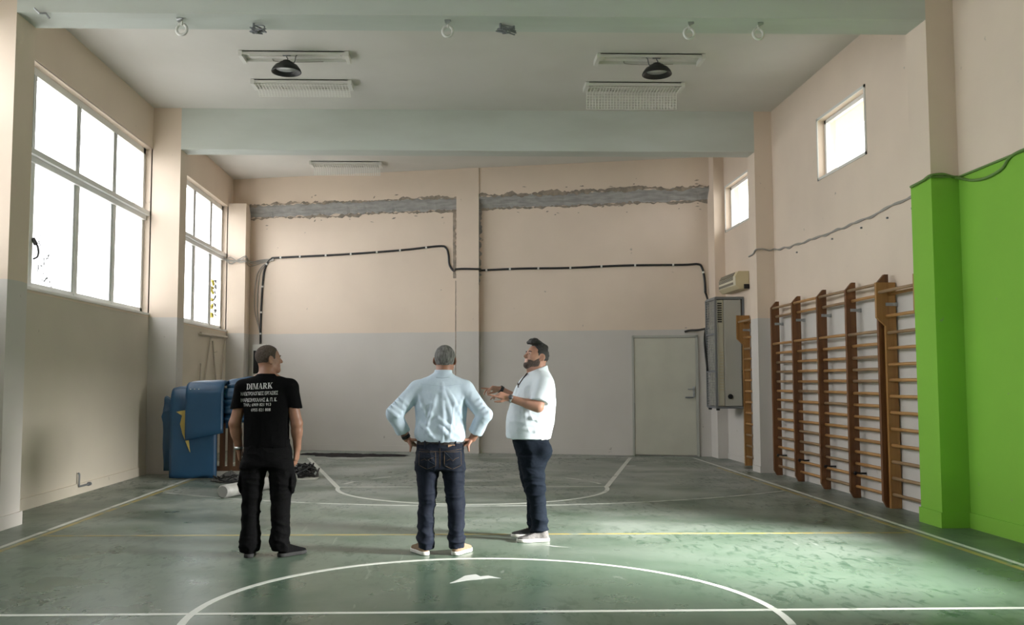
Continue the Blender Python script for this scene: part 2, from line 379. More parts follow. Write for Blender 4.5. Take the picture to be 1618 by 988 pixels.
obj('mortar_smear', ragged_v(-.07, -.05, .9, 3.45, 0, .006, 9), M_CEMENTD, wall_back)
q = random.Random(5); bm = NB()
for i in range(40):                             # stray flecks of mortar
    x = q.choice([q.uniform(.5, 4.7), q.uniform(-4.2, -.2)]); z = q.choice([5.2, 4.8])+q.uniform(-.09, .09)
    if 4.88 < z < 5.13: continue
    d = DR if z > 5 else 0; w = q.uniform(.02, .09); s = q.uniform(-.02, .05)
    F = [(x, z), (x+w*.6, z+s*.3-.008), (x+w, z+s), (x+w*.4, z+s*.6+.012)]
    A = [bm.verts.new((a, ywall(a)-d+.002, b)) for a, b in F]; B = [bm.verts.new((a, ywall(a)-d-.006, b)) for a, b in F]; bm.faces.new(B)
    for k in range(4): bm.faces.new([A[k], A[(k+1) % 4], B[(k+1) % 4], B[k]])
fl = obj('mortar_flecks', bm, M_CEMENTD, wall_back); fl['kind'] = 'stuff'

# ------------------------------------------------------------------ windows
def scribble(pts, r=.006): return tube(NB(), spline(pts, 5), r, 5)
def left_window(n, y0, y1, mull, haze=True):
    x = XL-.15; z0, z1, zr = 2.46, ZB, 4.0
    fr = NB()
    for a in ((y0, y0+.08, z0, z1), (y1-.08, y1, z0, z1), (y0, y1, z0, z0+.09), (y0, y1, z1-.09, z1)): box(fr, x-.04, x+.04, *a)
    w = obj('window_%d' % n, fr, M_ALU); w['kind'] = 'structure'
    obj('transom', box(bx(x-.05, x+.08, y0, y1, zr-.075, zr+.075, bev=.008), x+.06, x+.13, y0+.02, y1+.0, zr-.005, zr+.06), M_ALU, w)
    ys = [y0, *mull, y1]
    for y in mull:
        obj('mullion', bx(x-.03, x+.035, y-.06, y+.06, zr+.07, z1-.05), M_ALU, w)
        obj('seal', box(bx(x+.035, x+.04, y-.012, y-.004, zr+.08, z1-.06), x+.035, x+.04, y+.054, y+.06, zr+.08, z1-.06), M_ALUG, w)
        obj('sash_stile', box(bx(x-.03, x+.03, y-.075, y+.02, z0+.05, zr-.07), x+.0, x+.045, y-.02, y+.07, z0+.05, zr-.07), M_ALU, w)
        obj('seal', bx(x+.03, x+.037, y-.082, y-.075, z0+.06, zr-.07), M_ALUG, w)
    panes = []
    for ya, yb in zip(ys, ys[1:]):
        obj('pane', bx(x-.004, x+.004, ya+.03, yb-.03, zr+.07, z1-.05), M_GLASS, w)
        panes.append(obj('pane', bx(x-.004, x+.004, ya+.03, yb-.03, z0+.05, zr-.07), M_HAZE if haze else M_GLASS, w))
    obj('sill', bx(XL-.16, XL+.015, y0, y1, z0-.02, z0+.012), M_ALU, w)
    return w, panes
w1, p1 = left_window(1, 9.48, 14.505, [10.68, 11.956, 13.24])
w2, p2 = left_window(2, 14.865, 19.315, [16.0, 17.26, 18.42])
left_window(5, 4.005, 9.055, [5.26, 6.52, 7.78]); left_window(6, -1.465, 3.615, [-.2, 1.07, 2.34])
h = obj('handle', tube(tube(NB(), spline([(XL-.09, 10.74, 3.0), (XL-.04, 10.74, 2.97), (XL-.04, 10.75, 2.86), (XL-.09, 10.74, 2.82)], 5), .012, 6), [(XL-.1, 10.74, 3.06), (XL-.06, 10.74, 2.99)], .026, 8), M_BLACK, w1)
G = mat('black_spray_paint', (.09, .09, .095), .6); GY = mat('yellow_spray_paint', (.6, .52, .1), .6); q = random.Random(3)
bm = NB(); xg = XL-.142
for cy, cz in ((11.0, 2.98), (11.12, 2.84), (11.22, 2.93), (11.08, 2.74), (11.28, 2.76), (10.95, 2.72), (11.2, 2.66), (11.33, 2.6), (11.02, 3.08), (11.12, 2.62)):
    tube(bm, spline([(xg, cy+q.uniform(-.07, .07), cz+q.uniform(-.06, .06)) for _ in range(5)], 4), .0045, 5)
obj('graffiti', bm, G, p1[1])
bm = NB()
for k in range(7): tube(bm, spline([(xg, 18.95+q.uniform(-.12, .12), 2.75+.12*k+q.uniform(-.06, .06)) for _ in range(4)], 4), .014, 5)
obj('graffiti', bm, G, p2[3])
bm = NB()
for k in range(5): tube(bm, spline([(xg, 18.68+q.uniform(-.12, .12), 2.75+.16*k+q.uniform(-.06, .06)) for _ in range(4)], 4), .03, 5)
obj('graffiti', bm, GY, p2[3])
def right_window(n, y0, y1, z0, z1):
    x = XR+.12; fr = NB()
    for a in ((y0, y0+.05, z0, z1), (y1-.05, y1, z0, z1), (y0, y1, z0, z0+.05), (y0, y1, z1-.05, z1)): box(fr, x-.03, x+.03, *a)
    w = obj('window_%d' % n, fr, M_ALU); w['kind'] = 'structure'
    obj('pane', bx(x-.004, x+.004, y0+.04, y1-.04, z0+.04, z1-.04), M_GLASS, w)
    ar = NB()
    for a in ((y0-.035, y0, z0-.035, z1+.035), (y1, y1+.035, z0-.035, z1+.035), (y0-.035, y1+.035, z0-.035, z0), (y0-.035, y1+.035, z1, z1+.035)): box(ar, XR-.012, XR+.002, *a)
    obj('architrave', ar, M_WHITEP, w)
for n, hh in ((3, RWIN[1]), (4, RWIN[2]), (7, RWIN[0]), (8, (5.7, 7.75, 1.0, 2.1))): right_window(n, *hh)
struct('trim_18', bx(XR+.25, XR+1.0, -2, 18, 5.25, 5.5), mat('cream_eaves', (.75, .68, .45), .8))

# ------------------------------------------------------------------ back door
def bw(x, d): return (x, ywall(x)-d)
UX = Vector((1, -.2312, 0)).normalized(); UN = Vector((-.2312, -1, 0)).normalized()
door = thing('door_1', None, None, (3.39, ywall(3.39), 0), rz=math.atan2(-.2312, 1)); door['kind'] = 'structure'
dw = 1.155
lf = bx(.0, dw, -.035, .01, .02, 2.25, bev=.004); obj('leaf', lf, M_DOOR, door)
obj('mid_rail', bx(.01, dw-.01, -.042, -.03, 1.065, 1.085), M_DOOR, door)
fr = box(box(bx(-.04, .0, -.05, .02, 0, 2.3), dw, dw+.05, -.05, .02, 0, 2.3), -.04, dw+.05, -.05, .02, 2.255, 2.3)
obj('frame', fr, mat('door_frame_paint', (.42, .42, .38), .5), door)
obj('gap', bx(-.004, .004, -.04, -.036, .3, 1.0), M_BLACK, door)
hd = obj('handle', tube(bx(dw-.06, dw-.02, -.055, -.035, 1.12, 1.32, bev=.004), [(dw-.04, -.05, 1.27), (dw-.04, -.09, 1.27), (dw-.15, -.09, 1.27)], .011, 8), M_STEEL, door)
obj('bolt', bx(dw-.2, dw-.05, -.06, -.036, 1.10, 1.125), M_GREYM, door)
def part(name, bm, m, root, smooth=False):      # mesh given in world coordinates, stored relative to its thing
    top = root
    off = Vector((0, 0, 0))
    while top is not None: off += top.location; top = top.parent
    bmesh.ops.translate(bm, verts=bm.verts[:], vec=-off); return obj(name, bm, m, root, smooth)
def single(name, bm, m, label, cat, loc, group=None, smooth=False):
    bmesh.ops.translate(bm, verts=bm.verts[:], vec=-Vector(loc)); o = obj(name, bm, m, None, smooth); o.location = loc
    return tag(o, label, cat, group)

# ------------------------------------------------------------------ wall bars
def rung(bm_y0, y1, x, z, root, m, r=.019):
    pts = [(x, bm_y0, z), (x, (bm_y0+y1)/2, z+.003), (x, y1, z)]
    b = tube(NB(), pts, r, 10)
    for v in b.verts: v.co.x = x+(v.co.x-x)*.8
    part('rung', b, m, root, True)
def bracket(y, z, root, s=1):
    b = bx(4.835, 4.945, y-.032, y-.026, z-.018, z+.018); box(b, 4.945, XR-.005, y-.034, y+.02, z-.022, z+.022)
    part('wall_bracket', b, M_STEEL, root)
def bolt(y, z, root):
    part('bolt', tube(tube(NB(), [(4.83, y-.05, z), (XR-.006, y-.05, z)], .012, 6), [(4.84, y-.06, z), (4.84, y-.02, z)], .022, 8), M_BLACK, root)
t = thing('wall_bars', 'dark stained wooden wall bars of five tall posts with pale rungs between', 'wall bars', (4.85, 12.36, 0))
PY_ = [14.17, 13.27, 12.33, 11.41, 10.53]
prof = [(4.83, 0), (4.91, 0), (4.91, 2.64), (4.865, 2.64), (4.785, 2.545), (4.785, .075)]
for y in PY_: part('post', prism(NB(), prof, 1, y-.024, y+.024), M_WOODD, t)
RZ = [(2.535, 4.815), (2.405, 4.862), (1.99, 4.812)] + [(1.845-.1422*k, 4.858) for k in range(13)]
q = random.Random(4)
for ya, yb in zip(PY_, PY_[1:]):
    for z, x in RZ: rung(ya-.0, yb+.0, x, z+q.uniform(-.004, .004), t, M_RUNG2 if q.random() < .3 else M_RUNG)
for y in PY_[:-1]: bracket(y, 2.295, t); bolt(y, .30, t)
def light_bars(y_far, y_near, label):
    t = thing('wall_bars', label, 'wall bars', (4.9, (y_far+y_near)/2, 0))
    pr_ = [(4.835, 0), (4.955, 0), (4.955, 2.54), (4.735, 2.54), (4.735, 2.14), (4.835, 2.045)]
    for y in (y_far, y_near): part('post', prism(NB(), pr_, 1, y-.022, y+.022), M_WOODL, t)
    for z, x in [(2.425, 4.765), (2.405, 4.885), (2.155, 4.85), (1.966, 4.86), (1.789, 4.86), (1.607, 4.86)]+[(1.432-.1825*k, 4.865) for k in range(8)]:
        rung(y_far, y_near, x, z, t, M_RUNG2 if z < .6 or z in (2.425, 1.966) else M_RUNG)
    for y in (y_far,): bracket(y, 2.29, t)
    return t
light_bars(10.455, 9.56, 'honey oak wall bars with wide stepped post top beside the green pilaster')
light_bars(15.77, 14.95, 'honey oak wall bars mostly hidden behind the far pale pilaster')

# ------------------------------------------------------------------ ceiling fixtures
M_GUARD = mat('white_wire', (.85, .84, .80), .5)
def trough(x, y, guard, label, w=1.38, d=.29, skew=0):
    ZC = globals()['ZC']-.003; t = thing('fluorescent_fixture', label, 'light fixture', (x, y, ZC), 'old fluorescent housings on the ceiling')
    b = bx(x-w/2, x+w/2, y-d/2, y-d/2+.012, ZC-.05, ZC); box(b, x-w/2, x+w/2, y+d/2-.012, y+d/2, ZC-.05, ZC); box(b, x-w/2, x+w/2, y-d/2, y+d/2, ZC-.012, ZC)
    part('housing', b, M_WHITEP, t)
    for s in (-1, 1):
        e = [(y-d/2-.01, ZC), (y+d/2+.01, ZC), (y+d/2+.01, ZC-.07), (y-d/2-.01, ZC-.07)]
        part('end_plate', prism(NB(), e, 0, x+s*w/2-.025, x+s*w/2+.025), M_WHITEP, t)
    part('wiring_channel', bx(x-w/2+.1, x+w/2-.1, y-.03, y+.03, ZC-.035, ZC-.01), M_WHITEP, t)
    part('lead', tube(NB(), spline([(x-.32, y+.1, ZC-.02), (x-.28, y+.13, ZC-.045), (x, y+.14, ZC-.05), (x+.35, y+.13, ZC-.045)], 5), .006, 5), M_CABLE, t)
    if guard:
        g = NB(); y0 = y+d/2; n = 30; hz, hy = guard
        for i in range(n+1):
            xx = x-w/2+.03+(w-.06)*i/n
            tube(g, [(xx, y0-d*.9, ZC-.06), (xx, y0, ZC-.075), (xx, y0+hy*.5, ZC-.075-hz*.5), (xx, y0+hy, ZC-.075-hz)], .0065, 4)
        for k in range(7):
            f = k/6; tube(g, [(x-w/2+.03, y0+hy*f, ZC-.075-hz*f), (x+w/2-.03, y0+hy*f, ZC-.075-hz*f)], .004, 4)
        for k in range(3): tube(g, [(x-w/2+.03, y0-d*(.2+.3*k), ZC-.066), (x+w/2-.03, y0-d*(.2+.3*k), ZC-.066)], .004, 4)
        part('wire_guard', g, M_GUARD, t)
    return t
trough(-2.155, 12.05, None, 'open white fluorescent housing above the left black high bay lamp')
trough(2.52, 12.05, None, 'open white fluorescent housing above the right black high bay lamp')
trough(-2.25, 13.2, (.06, .09), 'white fluorescent housing with wire guard behind the left black lamp')
trough(2.53, 13.22, (.23, .03), 'white fluorescent housing with guard hanging open behind the right black lamp')
trough(-2.22, 18.15, (.13, .05), 'white guarded fluorescent housing in the rearmost ceiling bay', w=1.36)
def highbay(x, y, label, rz):
    z = ZC-.06
    t = thing('high_bay_lamp', label, 'lamp', (x, y, ZC-.02), 'black high bay lamps')
    c = (x, y, ZC-.235)
    part('shade', lathe(NB(), [(.0, .115), (.05, .115), (.055, .095), (.09, .09), (.10, .07), (.145, .05), (.18, .005), (.195, -.03), (.192, -.04), (.183, -.038), (.155, -.004), (.14, .008), (.137, .02), (0, .02)], 32, c), M_BLACK, t, True)
    part('lens', lathe(NB(), [(0, .008), (.134, .008), (.136, .019), (0, .0195)], 28, c), mat('lamp_lens', (.7, .72, .72), .25), t, True)
    part('hook', tube(NB(), [(x, y, ZC-.01), (x, y, ZC-.07), (x+.014, y, ZC-.09), (x+.012, y, ZC-.12), (x-.012, y, ZC-.125), (x, y, ZC-.13)], .008, 6), M_GREYM, t)
    part('mount', bx(x-.05, x+.05, y-.02, y+.02, ZC-.055, ZC-.035), M_GREYM, t)
    part('lead', tube(NB(), spline([(x+.14*rz, y+.02, ZC-.03), (x+.12*rz, y, ZC-.06), (x+.10*rz, y, ZC-.14), (x+.04*rz, y, ZC-.18)], 6), .007, 6), M_GREYM, t)
highbay(-2.25, 11.95, 'black high bay lamp hanging from the left ceiling bay', 1)
highbay(2.60, 11.95, 'black high bay lamp hanging from the right ceiling bay', -1)

# hooks and rings under the near beam
def eye(x, y, label, wires=False):
    t = thing('ceiling_ring', label, 'ring', (x, y, ZB), 'rings under the near ceiling beam')
    part('plate', tube(NB(), [(x-.02, y-.06, ZB-.012), (x+.03, y-.08, ZB-.006)], [.03, .012], 8), M_STEEL, t)
    part('shank', tube(NB(), [(x, y, ZB), (x, y, ZB-.05)], .011, 6), M_WHITEP, t)
    pts = [(x+.052*math.sin(a), y+.01*math.cos(a), ZB-.09+.06*math.cos(a)) for a in [2*PI*k/18 for k in range(18)]]
    part('ring', tube(NB(), pts, .015, 7, True), M_WHITEP, t, True)
for x, l in ((-2.80, 'white ring under the near beam, leftmost ring'), (-.115, 'white ring under the near beam beside its middle'),
             (2.35, 'white ring under the near beam above the right lamp'), (3.06, 'white ring under the near beam, rightmost ring')): eye(x, 9.25, l)
def tangle(x, y, label, s):
    q = random.Random(s); b = NB()
    for k in range(4): tube(b, spline([(x+q.uniform(-.05, .16), y+q.uniform(-.05, .04), ZB-.07+q.uniform(-.04, .04)) for _ in range(6)]+[(x, y, ZB-.02)], 5), .007, 5)
    tube(b, [(x, y, ZB), (x, y, ZB-.06)], .012, 6)
    single('wire_knot', b, M_GREYM, label, 'wire', (x, y, ZB))
tangle(-2.09, 9.3, 'knotted grey wire on the near beam left of centre', 1); tangle(.42, 9.25, 'knotted grey wire on the near beam right of centre', 2)
single('broken_hook', tube(NB(), [(-4.17, 9.0, ZB+.02), (-4.13, 9.03, ZB-.02), (-4.08, 9.06, ZB-.01), (-4.06, 9.1, ZB-.045)], .012, 6), M_STEEL, 'short bent hook stub at the left end of the near beam', 'hook', (-4.17, 9.05, ZB))

# ------------------------------------------------------------------ air conditioners
X0, X1, Y0, Y1, Z0, Z1 = 4.47, 4.955, 16.1, 16.7, .965, 2.865
t = thing('steel_cage', 'grey welded steel cage bracket holding the tall air conditioner', 'cage', (4.95, 16.4, Z0))
b = NB(); r = .017
for x, y in ((X0, Y0), (X0, Y1), (X1, Y0), (X1, Y1)): box(b, x-r, x+r, y-r, y+r, Z0, Z1)
for z in (Z0, Z0+.63, Z0+1.28, Z1):
    for y in (Y0, Y1): box(b, X0, X1, y-r*.6, y+r*.6, z-r, z+r) if z in (Z0, Z1) else None
    box(b, X0-r*.6, X0+r*.6, Y0, Y1, z-r, z+r); box(b, X1-r, X1+r, Y0, Y1, z-r, z+r)
part('bar_frame', b, M_GREYM, t)
part('base_plate', bx(X0, X1, Y0, Y1, Z0-.012, Z0+.012), M_GREYM, t)
part('cover_plate', bx(X0, X1+.012, Y0-.02, Y1, Z1, Z1+.025), M_GREYM, t)
b = NB()
for k in range(9): y = Y0+.06*(k+.7); box(b, X0-.004, X0+.004, y-.004, y+.004, Z0, Z1)
for k in range(42): z = Z0+.02+.0445*(k+.3); box(b, X0-.006, X0+.002, Y0, Y1, z-.004, z+.004)
part('wire_mesh', b, M_STEEL, t)
for y in (Y0+.05, Y1-.05): part('foot', lathe(NB(), [(0, -.05), (.03, -.05), (.034, -.012), (0, -.012)], 12, (X0+.03, y, Z0)), M_BLACK, t)
t = thing('tall_air_conditioner', 'tall beige upright air conditioner standing in the wall cage', 'air conditioner', (4.72, 16.4, Z0+.012))
part('side_casing', bx(4.62, 4.93, Y0+.03, Y1-.05, Z0+.02, Z1-.02, bev=.012), mat('beige_casing', (.50, .49, .44), .45), t)
part('front_panel', bx(4.505, 4.617, Y0+.025, Y1-.045, Z0+.02, Z1-.02, bev=.02), mat('cream_casing', (.62, .60, .49), .45), t)
for k in range(9): part('louvre', bx(4.51, 4.585, Y0+.012, Y0+.026, Z1-.42+.04*k, Z1-.40+.04*k), M_BLACK, t)
for k in range(14): part('grille_slat', bx(4.53, 4.60, Y0+.017, Y0+.027, Z0+.3+.05*k, Z0+.312+.05*k), M_CREAM, t)
part('drain_knob', tube(NB(), [(4.715, Y0+.032, Z0+.19), (4.715, Y0+.012, Z0+.19), (4.715, Y0+.004, Z0+.19)], [.045, .042, .02], 16), M_BLACK, t)
t = thing('split_air_conditioner', 'yellowed split air conditioner unit high on the right wall', 'air conditioner', (4.9, 16.3, 3.0))
part('casing', prism(NB(), [(XR-.005, 3.0), (4.80, 3.0), (4.745, 3.06), (4.74, 3.22), (4.79, 3.305), (XR-.005, 3.305)], 1, 15.78, 16.82), M_CREAM, t)
part('front_cover', prism(NB(), [(4.737, 3.07), (4.735, 3.225), (4.745, 3.23), (4.75, 3.065)], 1, 15.8, 16.8), mat('pale_cover', (.66, .61, .47), .4), t)
GR = mat('grille_grey', (.20, .18, .14), .6)
for k in range(4): part('intake_slat', bx(4.728, 4.738, 15.92, 16.78, 3.165+.016*k, 3.173+.016*k), GR, t)
part('outlet', bx(4.728, 4.74, 15.92, 16.78, 3.085, 3.125), GR, t)
part('outlet', prism(NB(), [(4.748, 3.235), (4.785, 3.298), (4.775, 3.302), (4.738, 3.24)], 1, 15.95, 16.78), GR, t)
part('pipe_notch', bx(4.88, 4.97, 15.765, 15.785, 3.0, 3.08), M_BLACK, t)
single('drain_hose', tube(NB(), spline([(4.34, 17.75, 2.37), (4.40, 17.6, 2.385), (4.46, 17.2, 2.37), (4.52, 16.72, 2.38)], 6), .022, 8), M_BLACK, 'short black hose running from the back wall into the cage', 'hose', (4.4, 17.5, 2.37))

# ------------------------------------------------------------------ cables
def bpts(L, d=.022):                             # (x, z[, d]) along the back wall
    return [(p[0], ywall(p[0])-(p[2] if len(p) > 2 else d), p[1]) for p in L]
PD = DR+.03+.022
t = thing('clipped_cable', 'black cable clipped along the back wall with white clips', 'cable', (-4.0, ywall(-4)-.03, 2.15))
path = bpts([(-4.17, 2.2), (-4.17, 2.6), (-4.15, 3.3), (-4.10, 3.78), (-3.97, 3.99), (-3.75, 4.02), (-2.5, 4.045), (-1.2, 4.10), (-.42, 4.16), (-.26, 4.12), (-.21, 3.98), (-.19, 3.78), (-.12, 3.66), (-.075, 3.65, .1), (-.06, 3.66, PD), (.1, 3.665, PD), (.41, 3.65, PD), (.425, 3.645, .1), (.46, 3.645), (1.2, 3.66), (2.2, 3.65), (3.2, 3.67), (4.3, 3.655), (4.58, 3.66), (4.66, 3.58), (4.70, 3.35), (4.71, 3.1)])
path = spline(path, 5)
part('cable', tube(NB(), path, .021, 8), M_BLACK, t, True)
acc = 0; nxt = .3
for a, c in zip(path, path[1:]):
    dd = math.dist(a, c); acc += dd
    if acc > nxt and (a[0] < -.3 or a[0] > .5):
        b = tube(NB(), [Vector(a)+(Vector(c)-Vector(a)).normalized()*k for k in (-.018, .018)], .028, 8); part('clip', b, M_WHITEP, t); nxt = acc+(.42 if a[0] < 0 else .5)
drop = single('cable_drop', tube(NB(), spline([(4.71, ywall(4.71)-.02, 3.12), (4.70, 17.4, 2.9), (4.6, 17.0, 2.6), (4.445, 16.75, 2.2), (4.435, 16.55, 1.6)], 6), .02, 8), M_BLACK, 'black cable dropping from the wall run into the cage', 'cable', (4.71, 17.6, 3.0), smooth=True)
t = thing('loose_wires', 'bundle of thin pale wires strung round the back left corner', 'cable', (-4.4, 19.3, 3.9))
for k in range(5):
    q = random.Random(k); dz = .03*k
    part('wire', tube(NB(), spline([(XL-.06, 19.25, 3.98-dz*.5), (-4.72, 19.27, 3.86+dz-.05*(k % 2)), (-4.55, 19.29, 3.95-dz*.6), (-4.41, 19.29, 3.98-dz*.5+q.uniform(-.05, .05)), (-4.40, 19.6, 3.9+q.uniform(-.08, .05)), (-4.2, ywall(-4.2)-.03, 3.98-dz*.6), (-3.9, ywall(-3.9)-.03, 4.0-dz*.3)], 5), .009, 5), M_CABLE, t)
for k in range(2):
    part('wire', tube(NB(), spline([(-3.95, ywall(-3.95)-.03, 4.0), (-4.2-.05*k, ywall(-4.2)-.03, 3.7), (-4.25-.06*k, ywall(-4.25)-.03, 3.0), (-4.2, ywall(-4.2)-.03, 2.5), (-4.16, ywall(-4.16)-.03, 2.2)], 6), .009, 5), M_CABLE, t)
q = random.Random(8)
pts = [(XR-.012, 14.45, 3.50)] + [(XR-.012, y, 3.46-.06*math.sin((14.4-y)/4.8*PI)+q.uniform(-.012, .012)) for y in [14.2-.2*k for k in range(24)]]
t = thing('twisted_wall_wire', 'thin twisted grey wire nailed across the right wall above the wall bars', 'cable', (XR-.01, 12, 3.42))
part('wire', tube(NB(), spline(pts, 3), .011, 6), M_CABLE, t)
part('wire', tube(NB(), spline([(x, y, z+.018*math.sin(9*y)) for x, y, z in pts], 3), .009, 6), M_CABLE, t)
for y in (13.5, 12.2, 11.3, 10.6, 10.0): part('nail', bx(XR-.02, XR, y-.012, y+.012, 3.30, 3.32), M_GREYM, t)
single('pilaster_wire', tube(NB(), spline([(PRX-.012, 14.85, 3.43), (PRX-.014, 14.62, 3.44), (PRX-.01, 14.49, 3.49), (4.80, 14.49, 3.50), (4.9, 14.49, 3.48), (XR-.012, 14.48, 3.50)], 6), .013, 6), M_CABLE, 'grey wire bent round the far right pilaster', 'cable', (PRX, 14.5, 3.45))
CG = mat('green_painted_cable', (.12, .22, .05), .5)
single('green_cable', tube(NB(), spline([(PRX-.012, 9.45, 3.43), (PRX-.014, 9.2, 3.44), (PRX-.012, 9.05, 3.46), (4.80, 9.045, 3.475), (4.9, 9.045, 3.45), (XR-.03, 9.04, 3.44), (XR-.014, 8.8, 3.36), (XR-.014, 8.55, 3.33), (XR-.014, 8.3, 3.36), (XR-.014, 8.15, 3.44), (XR-.014, 7.8, 3.45), (XR-.014, 7.2, 3.44)], 6), .014, 7), CG, 'paint-spattered cable sagging along the top of the green wall', 'cable', (PRX, 9.05, 3.45))
single('green_trunking', tube(tube(NB(), [(XR-.01, 9.04, 3.445), (XR-.01, 7.2, 3.445)], .012, 6), [(PRX-.008, 9.46, 3.43), (PRX-.008, 9.04, 3.445), (XR-.01, 9.04, 3.45)], .01, 6), CG, 'straight green cable on the upper edge of the green paint', 'cable', (XR, 8.5, 3.44))

# electric box and back-left frame, pipe stub
t = thing('electric_box', 'white wall box with a black front in the back left corner', 'electric box', (-4.13, ywall(-4.13), 1.45))
def bpart(name, x0, x1, z0, z1, d0, d1, m, t): return part(name, backbox(NB(), x0, x1, z0, z1, d0, d1), m, t)
bpart('case', -4.32, -4.0, 1.46, 2.19, 0, .1, M_WHITEP, t); bpart('front', -4.30, -4.02, 1.58, 2.06, .1, .11, M_BLACK, t)
t = thing('folding_frame', 'wall-coloured steel frame of slanting bars under the far left window', 'frame', (XL+.03, 18.4, .9))
MF = mat('wall_coloured_steel', (.52, .47, .40), .5)
def fb(a, c, r=.018): part('bar', tube(NB(), [(XL+.035, *a), (XL+.035, *c)], r, 6), MF, t)
fb((17.3, 2.30), (19.25, 2.32), .03); fb((18.0, 2.27), (17.45, 1.0)); fb((18.15, 2.2), (18.6, 1.0)); fb((19.1, 2.25), (18.75, 1.0)); fb((17.35, 1.75), (17.3, 1.0))
fb((18.3, 1.98), (18.5, 2.0), .012)
single('water_pipe_stub', tube(tube(NB(), spline([(XL+.02, 11.93, .27), (XL+.035, 11.93, .24), (XL+.035, 11.93, .12), (XL+.04, 11.97, .10), (XL+.04, 12.22, .10)], 4), .012, 7), [(XL+.04, 12.22, .10), (XL+.04, 12.27, .10)], .024, 8), M_GREYM, 'small rusty pipe stub low on the left wall', 'pipe', (XL+.02, 12, .1))

# ------------------------------------------------------------------ mats on the wooden rack
M_BROWN = mat('brown_rack_wood', (.085, .035, .012), .6, noise=((14, 14, 1.5), (.045, .018, .007), .35, .65))
t = thing('wooden_rack', 'dark brown slatted wooden rack under the blue gym mats', 'rack', (-3.62, 14.15, 0))
for x in (-4.12, -3.10):
    for y in (13.95, 14.4): part('leg', bx(x-.035, x+.035, y-.035, y+.035, 0, 1.25), M_BROWN, t)
part('top_board', bx(-4.17, -3.05, 13.9, 14.45, 1.21, 1.25), M_BROWN, t); part('rail', bx(-4.17, -3.05, 13.93, 13.965, .1, .17), M_BROWN, t)
for k in range(9): x = -4.07+.117*k; part('slat', bx(x-.04, x+.04, 13.93+.004*(k % 2), 13.95, .17, 1.2), M_BROWN, t)
def soft_slab(xs, prof, th, wob, seed, skew=None):
    """a padded mat: section line prof (y,z) along its length, extruded over xs with thickness th"""
    q = random.Random(seed); pr = spline([(0, *p) for p in prof], 6); n = len(pr); bm = NB(); m = 14; grid = []
    P = [Vector((0, p[1], p[2])) for p in pr]
    for side in (0, 1):
        rows = []
        for j in range(m+1):
            f = j/m; x = xs[0]+(xs[1]-xs[0])*f; e = min(1, 4*min(f, 1-f)+.35); row = []
            for i in range(n):
                tt = (P[min(i+1, n-1)]-P[max(i-1, 0)]).normalized(); nn = Vector((0, -tt.z, tt.y)); ee = min(1, .45+.25*min(i, n-1-i))
                w = wob*math.sin(3.1*x+1.7*i/n*6+seed)*math.sin(2.3*i/n*5+seed*2)
                dz = skew(f, i/(n-1)) if skew else 0
                off = (th/2*(1 if side else -1))*math.sqrt(max(.08, e*ee))
                row.append(bm.verts.new((x, *(P[i]+nn*(off+w)).yz)))
                row[-1].co.z += dz
            rows.append(row)
        grid.append(rows)
    for rows, f in ((grid[0], 1), (grid[1], -1)):
        for j in range(m):
            for i in range(n-1):
                qd = [rows[j][i], rows[j+1][i], rows[j+1][i+1], rows[j][i+1]]; bm.faces.new(qd[::f])
    A, B = grid
    for j in range(m):
        for i in (0, n-1): bm.faces.new([A[j][i], A[j+1][i], B[j+1][i], B[j][i]])
    for i in range(n-1):
        for j in (0, m): bm.faces.new([A[j][i], A[j][i+1], B[j][i+1], B[j][i]])
    return bm
t = thing('gym_mat', 'large torn blue gym mat draped over the rack down to the floor', 'gym mat', (-3.88, 13.85, 0))
part('cover', soft_slab((-4.21, -3.53), [(13.80, .015), (13.79, .3), (13.78, .7), (13.79, 1.05), (13.82, 1.23), (13.92, 1.295), (14.2, 1.295), (14.4, 1.28), (14.47, 1.2), (14.48, .7)], .09, .008, 1), M_BLUE, t, True)
part('flap', soft_slab((-4.36, -4.19), [(14.0, .1), (13.96, .5), (13.93, .9), (13.98, 1.12), (14.06, 1.2)], .04, .03, 4, lambda f, s: -.1*f*(s > .5)), M_BLUE, t, True)
part('flap', prism(NB(), [(-4.22, 1.0), (-4.34, .97), (-4.36, .90), (-4.30, .68), (-4.22, .45)], 1, 13.84, 13.90), M_BLUE, t)
b = NB(); T = [(-4.11, .975), (-4.04, .99), (-3.975, 1.0), (-3.965, .93), (-3.955, .78), (-3.925, .58), (-3.90, .39), (-3.955, .52), (-4.015, .66), (-4.05, .80), (-4.025, .92)]
prism(b, T, 1, 13.722, 13.745); part('torn_foam', b, M_FOAM, t)
part('torn_flap', prism(NB(), [(-4.11, .975), (-4.025, .92), (-4.05, .80), (-3.98, .57), (-4.07, .72), (-4.12, .86)], 1, 13.725, 13.74), M_BLUE, t)
t2 = thing('gym_mat', 'shorter blue gym mat folded over the top of the large torn mat', 'gym mat', (-3.66, 13.8, .6))
part('cover', soft_slab((-3.965, -3.42), [(13.70, .59), (13.69, .75), (13.69, 1.1), (13.71, 1.3), (13.80, 1.385), (14.0, 1.395), (14.25, 1.39), (14.44, 1.37)], .07, .006, 2, lambda f, s: (.11*f-.03)*(1-s)**2), M_BLUE, t2, True)
q = random.Random(2)
for k in range(3): part('rivet', bx(-3.9+.06*k, -3.885+.06*k, 13.653, 13.66, 1.30, 1.31), M_WHITEP, t2)
t3 = thing('gym_mat', 'crumpled stack of blue mats at the right end of the rack', 'gym mat', (-3.3, 14.1, .8))
for k, (z, dx) in enumerate(((.82, 0), (.95, .03), (1.07, -.02), (1.18, .03))):
    part('fold', soft_slab((-3.44, -3.08+dx), [(13.82, z), (13.80, z+.05), (13.86, z+.09), (14.1, z+.08), (14.4, z+.07)], .085, .02, 5+k), M_BLUE, t3, True)
